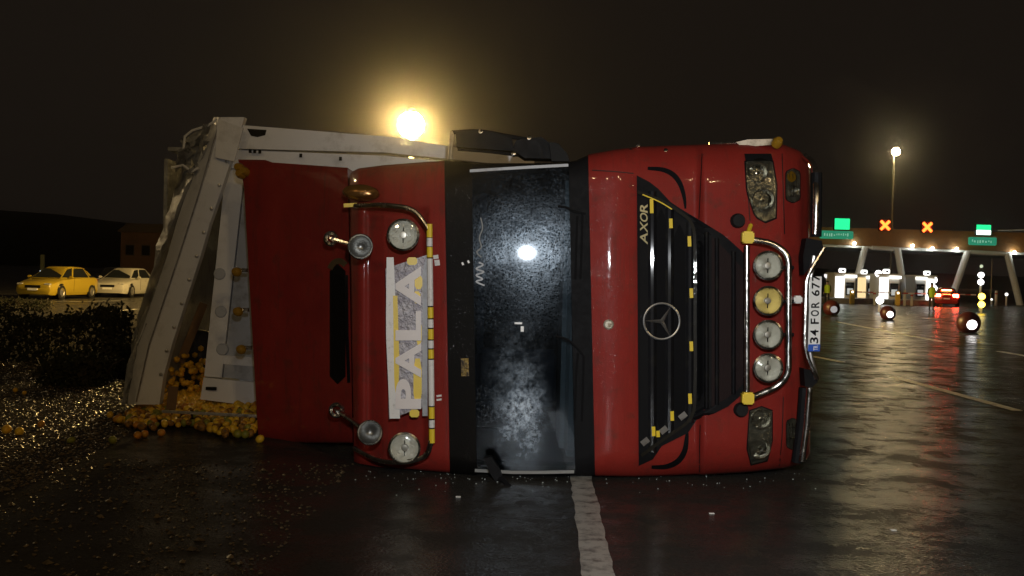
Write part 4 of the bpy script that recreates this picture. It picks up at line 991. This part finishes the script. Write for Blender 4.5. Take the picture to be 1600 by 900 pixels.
# ------------------------------------------------------------------ toll plaza
YP = 94.0
CAN = mat('canopy_fascia', (.28, .13, .035), .6, dirt=(.3, (.14, .08, .03), .45, .7)); WSTEEL = mat('white_steel', (.72, .73, .72), .5); 
tp = thing('toll_canopy', 'long brown canopy spanning the toll lanes on splayed pale legs', 'canopy', (P(1440, 470, YP).x, YP, 0), world=True)
def q4(name, poly, Y, t, m, par, b=.02): return slab(poly, Y, t, m, name, par, b)
q4('fascia', [(1180, 352), (1690, 366), (1690, 398), (1180, 377)], YP, 9, CAN, tp)
q4('soffit_edge', [(1180, 377.5), (1690, 398.5), (1690, 402), (1180, 381)], YP - .05, 9.1, WSTEEL, tp)
for a, b in (((1352, 386), (1330, 470)), ((1402, 388), (1416, 468)), ((1512, 393), (1484, 474)), ((1574, 396), (1594, 474)), ((1362, 387), (1396, 389)), ((1516, 394), (1574, 397))):
    A = P(a[0], a[1], YP); Bq = P(b[0], b[1], YP)
    if abs(a[1] - b[1]) > 20: Bq = Vector((Bq.x, YP, 0))
    bm = BM(); tube(bm, [A, Bq], .30 if abs(a[1] - b[1]) > 20 else .2, 10); obj('leg' if abs(a[1] - b[1]) > 20 else 'cross_beam', bm, WSTEEL, tp, True)
for x, y in ((1335, 380), (1426, 384), (1457, 388), (1495, 389), (1585, 394)):
    q = P(x, y, YP - .3); bm = BM(); bmesh.ops.create_icosphere(bm, subdivisions=2, radius=.13, matrix=Matrix.Translation(q)); obj('soffit_light', bm, emit('soffit_lamp', (.95, 1, .9), 45), tp, True)
bm = BM(); tube(bm, [P(1560, 360, YP), P(1690, 357, YP)], .05, 6); obj('roof_rail', bm, WSTEEL, tp)
SG = mat('lane_sign_green', (.02, .25, .13), .4, em=(.05, .55, .32), ems=.35)
def lane_box(px, py, w_, h_, kind, label):
    q = P(px, py, YP - 1.0); sc = YP / 1600; t_ = thing('lane_signal', label, 'lane signal', (q.x, q.y, q.z - h_ * sc / 2), group='lane signals on the toll canopy')
    W_, H_ = w_ * sc, h_ * sc
    obj('housing', bbox((0, .15, H_ / 2), (W_ * 1.1, .25, H_ * 1.1), .03), INK, t_)
    if kind == 'x':
        for a in (45, -45): obj('cross_bar', bbox((0, -.02 - (.004 if a > 0 else 0), H_ / 2), (W_ * 1.2, .05, W_ * .26), .01, rot=Matrix.Rotation(R(a), 3, 'Y')), emit('red_signal', (1, .15, .02), 5), t_)
        obj('signal_face', bbox((0, .01, H_ / 2), (W_ * 1.02, .03, H_ * 1.02), .01), emit('red_glow', (.35, .02, .01), .6), t_)
    else:
        obj('signal_face', bbox((0, 0, H_ / 2 * (1.0 if kind == 'g' else 1.45)), (W_, .06, H_ * (1 if kind == 'g' else .5)), .01), emit('green_signal', (.02, .80, .26), 1.5), t_)
        if kind == 'gw': obj('signal_face', bbox((0, 0, H_ * .24), (W_, .06, H_ * .44), .01), emit('white_signal', (.7, 1, .85), 4), t_)
lane_box(1316, 350, 23, 17, 'g', 'bright green lane light at the left end of the toll canopy')
lane_box(1383, 352, 16, 16, 'x', 'red cross lane light, left one of two')
lane_box(1449, 355, 16, 16, 'x', 'red cross lane light, right one of two')
lane_box(1537, 359, 22, 16, 'gw', 'green over white lane light at the right of the toll canopy')
TXT = mat('sign_text', (.5, .7, .6), .4, em=(.4, .9, .7), ems=.35)
for px, py, w_, lab in ((1307, 367, 52, 'green name sign on the canopy below the left green lane light'), (1535, 377, 44, 'green name sign on the canopy below the green over white light')):
    q = P(px, py, YP - .6); sc = YP / 1600; t_ = thing('lane_sign', lab, 'sign', (q.x, q.y, q.z), group='green name signs on the toll canopy')
    obj('sign_panel', bbox((0, 0, 0), (w_ * sc, .12, 12.5 * sc), .08, 3), SG, t_)
    rnd = random.Random(px); x = -w_ * .36
    while x < w_ * .36:
        k = rnd.uniform(1.4, 3.2); obj('sign_mark', bbox((x * sc, -.065, rnd.uniform(-1, 1) * sc), (k * sc * .8, .02, rnd.uniform(2, 5) * sc), .005), TXT, t_); x += k + 1.6
WL = emit('booth_light', (1, .98, .92), 3.0); WARM = emit('warm_window', (1, .72, .36), 1.1); BWH = mat('booth_white', (.78, .78, .74), .4)
def booth(px, py, label, mirror=1, warm=False):
    q = G(px, py); t_ = thing('toll_booth', label, 'toll booth', (q.x, q.y, 0), group='white toll booths')
    obj('cabin', bbox((0, 0, 1.30), (1.75, 2.2, 2.1), .04), BWH, t_)
    obj('plinth', bbox((0, 0, .14), (1.9, 2.6, .28), .03), CONC, t_)
    obj('light_panel', bbox((-.45 * mirror, -1.12, 1.25), (.75, .06, 1.85), .03), WARM if warm else WL, t_)
    wn = obj('window', bbox((.42 * mirror, -1.11, 1.15), (.72, .05, 1.1), .02), CGL, t_); obj('window_frame', bbox((.42 * mirror, -1.13, .95), (.5, .03, .5), .01), mat('lit_interior', (.5, .55, .55), .5, em=(.75, .8, .8), ems=.5), wn)
    obj('roof', bbox((0, 0, 2.42), (2.0, 2.6, .14), .03), BWH, t_)
    obj('roof_edge_light', bbox((.42 * mirror, -1.31, 2.2), (1.0, .05, .22), .01), WL, t_)
    gl = obj('roof_unit', bbox((-.2 * mirror, -.9, 2.68), (.5, .4, .38), .06), WL, t_); obj('roof_unit_face', bbox((-.2 * mirror, -1.12, 2.66), (.22, .04, .16), .01), INK, gl)
    return t_
booth(1313, 472, 'white lit toll booth at the left, next to the number plate of the lorry')
booth(1381, 474, 'white lit toll booth in the middle under the canopy, right of the leg', 1)
booth(1437, 474, 'white lit toll booth beside the person in the yellow vest, right of the middle one', -1)
booth(1347, 471, 'dim toll booth with a warm lit window between the two white booths', 1, True)
def glow_post(px, py, h, label, col=(1, .98, .95), s_=14, r_=.22, two=False):
    q = G(px, py); t_ = thing('lamp_bollard', label, 'bollard lamp', (q.x, q.y, 0), group='glowing bollard lamps of the toll islands')
    bm = BM(); tube(bm, [(0, 0, 0), (0, 0, h)], .07, 8); obj('post', bm, WSTEEL, t_)
    for k in range(2 if two else 1):
        bm = BM(); bmesh.ops.create_icosphere(bm, subdivisions=2, radius=r_, matrix=Matrix.Translation((0, -.02, h + r_ * .7 - k * r_ * 2.4))); obj('globe', bm, emit('globe_light', col, s_), t_, True)
glow_post(1291, 470, 2.1, 'round white globe lamp immediately right of the lorry number plate', s_=1.2, r_=.26)
glow_post(1371, 474, 2.3, 'bright white globe lamp left of the middle toll booth', s_=5, r_=.28)
glow_post(1458, 474, 1.9, 'pair of white globes above the yellow vest', s_=5, r_=.3, two=True)
glow_post(1374, 487, .5, 'low white glowing post before the middle toll island', s_=6, r_=.22)
glow_post(1531, 486, 2.2, 'two white globes on a post right of the braking car', s_=8, r_=.19, two=True)
glow_post(1533, 489, .85, 'yellow glowing lamp low on the island right of the braking car', (1, .68, .06), 10, .2, True)
glow_post(1572, 478, .9, 'small white reflector bollard far right under the canopy', s_=2, r_=.14)  # a small reflector, its shine added as a glowing globe
glow_post(1549, 476, .4, 'tiny white marker light between the posts at the right', s_=2, r_=.10)
q = G(1544, 473)
for px, y0, h, lab in ((1548, 475, 4.2, 'thin dark post right of the two white globes'), (1531, 474, 3.6, 'thin dark post with a small lamp above the two white globes')):
    q = G(px, y0); t_ = thing('thin_post', lab, 'post', (q.x, q.y, 0), group='thin posts under the canopy'); bm = BM(); tube(bm, [(0, 0, 0), (0, 0, h)], .06, 6); obj('shaft', bm, POLE, t_)
    if px == 1531:
        bm = BM(); bmesh.ops.create_icosphere(bm, subdivisions=2, radius=.16, matrix=Matrix.Translation((0, -.1, h))); obj('lamp', bm, emit('dim_lamp', (.8, .9, .6), .8), t_)
for px, py, L_, lab in ((1320, 474, 3.4, 'low concrete island before the left toll booth'), (1352, 474, 2.0, 'dark low concrete island below the warm lit booth'), (1425, 477, 3.6, 'pale concrete island before the right white toll booth')):
    q = G(px, py); o = obj('toll_island', bbox((0, 0, .2), (L_, 8, .4), .08), CONC); o.location = (q.x, q.y + 3.0, 0); tag(o, lab, 'traffic island')
# red ball bollards with white reflector discs, their shine added as glow
RB = mat('red_bollard', (.06, .011, .010), .4, bump=[(12, .2, .02)])
def ball(px, py, r_, s_, label):
    q = G(px, py + r_); rad = r_ * q.y / 1600; t_ = thing('ball_bollard', label, 'bollard', (q.x, q.y, 0), group='red bollards across the toll approach')
    bm = BM(); bmesh.ops.create_icosphere(bm, subdivisions=3, radius=rad, matrix=Matrix.Translation((0, 0, rad * .96)))
    for v in bm.verts: v.co.z = max(v.co.z, .01)
    obj('ball', bm, RB, t_, True)
    d = Vector((-q.x - .0, -q.y, CAMZ - rad)).normalized() + Vector((.30, 0, -.15)); d.normalize()
    M = axis_M(Vector((0, 0, rad * .96)) + d * rad * .93, d); bm = BM(); lathe(bm, [(0, rad * .16), (rad * .25, rad * .14), (rad * .40, rad * .04), (rad * .42, -rad * .05)], M, 20); obj('reflector_disc', bm, emit('white_disc', (1, .96, .94), s_), t_, True)
    bm = BM(); lathe(bm, [(rad * .8, 0), (rad * .8, .03), (rad * .5, .05), (0, .05)], axis_M((0, 0, 0), (0, 0, 1)), 20); obj('foot', bm, RUBBER, t_)
ball(1299, 481, 13, .35, 'red ball bollard with a dull disc, leftmost, right below the number plate')
ball(1387, 489, 12, 6, 'middle red ball bollard with a bright white disc, before the middle toll booth')
ball(1513, 504, 18, 6, 'largest and nearest red ball bollard with a white disc, before the braking car')

# barrier arms and posts of the toll lanes
RW = mat('barrier_red', (.45, .03, .02), .45)
for px, py, L_, lab in ((1331, 475, 2.6, 'red and white barrier arm beside the warm lit booth'), (1402, 477, 2.8, 'red and white barrier arm right of the middle toll booth'), (1468, 478, 2.4, 'red and white barrier arm between the yellow vest and the braking car')):
    q = G(px, py); t_ = thing('barrier_gate', lab, 'barrier', (q.x, q.y, 0), R(-8), group='toll lane barriers')
    obj('cabinet', bbox((0, 0, .55), (.35, .35, 1.1), .04), YTAPE, t_); obj('cabinet_lamp', bbox((0, -.18, .95), (.14, .03, .14), .01), emit('barrier_lamp', (1, .9, .8), 4), t_)
    for k in range(6): obj('arm_band', bbox((.3 + (k + .5) * L_ / 6, -.05, .95), (L_ / 6 - .01, .05, .09), .01), (RW, WTAPE)[k % 2], t_)
for px, py, h_, lab in ((1366, 477, 1.1, 'short white post left of the low glowing post'), (1413, 478, 1.2, 'short white post by the foot of the right inner canopy leg'), (1424, 478, 1.0, 'short white post just left of the right white booth'), (1556, 478, 1.3, 'short pale post between the thin post and the white reflector bollard')):
    q = G(px, py); t_ = thing('kerb_post', lab, 'post', (q.x, q.y, 0), group='white posts on the toll islands'); obj('shaft', bbox((0, 0, h_ / 2), (.16, .16, h_), .02), BWH, t_); obj('band', bbox((0, 0, h_ * .8), (.17, .17, .14), .01), RW, t_)
# people in high visibility vests
SKIN = mat('skin', (.42, .26, .19), .5); TROU = mat('dark_trousers', (.02, .022, .03), .8); VEST = mat('hi_vis_vest', (.55, .85, .03), .5, em=(.5, .9, .02), ems=0.0); HAIR = mat('dark_hair', (.015, .012, .01), .7)
def person(loc, rz, label):
    t_ = thing('person', label, 'person', loc, rz)
    J = {'pel': (0, 0, .95, .14), 'waist': (0, 0, 1.10, .13), 'chest': (0, 0, 1.32, .15), 'neck': (0, 0, 1.47, .055), 'head': (0, -.02, 1.60, .095), 'top': (0, -.01, 1.70, .07)}
    E = [('pel', 'waist'), ('waist', 'chest'), ('chest', 'neck'), ('neck', 'head'), ('head', 'top')]
    for s_, k in ((-1, 'l'), (1, 'r')):
        J.update({k + 'sh': (s_ * .19, 0, 1.42, .06), k + 'el': (s_ * .25, .02, 1.15, .045), k + 'wr': (s_ * .24, -.08, .90, .032), k + 'ha': (s_ * .23, -.11, .80, .035),
                  k + 'hip': (s_ * .10, 0, .88, .09), k + 'kn': (s_ * .12, -.02, .50, .06), k + 'an': (s_ * .13, .01, .09, .045), k + 'to': (s_ * .14, -.16, .04, .04)})
        E += [('chest', k + 'sh'), (k + 'sh', k + 'el'), (k + 'el', k + 'wr'), (k + 'wr', k + 'ha'), ('pel', k + 'hip'), (k + 'hip', k + 'kn'), (k + 'kn', k + 'an'), (k + 'an', k + 'to')]
        for f in range(5):
            n_ = k + 'f%d' % f; J[n_] = (s_ * (.225 + .0), -.125 + f * .018 - (.02 if f == 0 else 0), .74 + (.03 if f == 0 else abs(f - 2) * .008), .009); E.append((k + 'ha', n_))
    ks = list(J); me = bpy.data.meshes.new('body'); me.from_pydata([J[k][:3] for k in ks], [(ks.index(a), ks.index(b)) for a, b in E], [])
    o = bpy.data.objects.new('body', me); COL.objects.link(o); md = o.modifiers.new('s', 'SKIN'); sv = me.skin_vertices[0].data
    for i, k in enumerate(ks): sv[i].radius = (J[k][3], J[k][3])
    sv[0].use_root = True
    o.modifiers.new('d', 'SUBSURF').levels = 1
    dg = bpy.context.evaluated_depsgraph_get(); dg.update(); nm = bpy.data.meshes.new_from_object(o.evaluated_get(dg)); bpy.data.objects.remove(o)
    nm.materials.clear(); nm.materials.append(TROU); nm.materials.append(SKIN)
    for p_ in nm.polygons:
        c_ = p_.center; p_.material_index = 1 if (c_.z > 1.47 or (c_.z < .9 and abs(c_.x) > .19 and c_.z > .7)) else 0; p_.use_smooth = True
    o = bpy.data.objects.new('body', nm); link(o, t_)
    bm = BM(); lathe(bm, [(.20, .86), (.205, 1.05), (.215, 1.25), (.20, 1.40), (.10, 1.47)], Matrix.Diagonal((1, .72, 1, 1)), 16); obj('vest', bm, VEST, t_, True)
    bm = BM(); lathe(bm, [(.09, 1.64), (.105, 1.68), (.08, 1.735), (0, 1.745)], Matrix.Identity(4), 12); obj('hair', bm, HAIR, t_, True)
q = G(1455, 487); person(q, R(10), 'person in a bright yellow vest standing beside the right toll booth')
q = G(1292, 476); person(q, R(-30), 'person in a yellow vest partly hidden behind the lorry number plate')

# ------------------------------------------------------------------ the wet night air
hz = BM(); box(hz, (0, 890, 109), (4200, 1960, 220)); h = bpy.data.materials.new('haze_air'); h.use_nodes = True; n = h.node_tree.nodes; n.clear()
o_ = n.new('ShaderNodeOutputMaterial'); vl = n.new('ShaderNodeVolumePrincipled'); vl.inputs['Color'].default_value = (.95, .95, .95, 1); vl.inputs['Density'].default_value = .00026; vl.inputs['Anisotropy'].default_value = .975
h.node_tree.links.new(vl.outputs[0], o_.inputs['Volume'])
tag(obj('haze', hz, h), kind='stuff')
for o in C.objects:
    if '_w' in o: del o['_w']
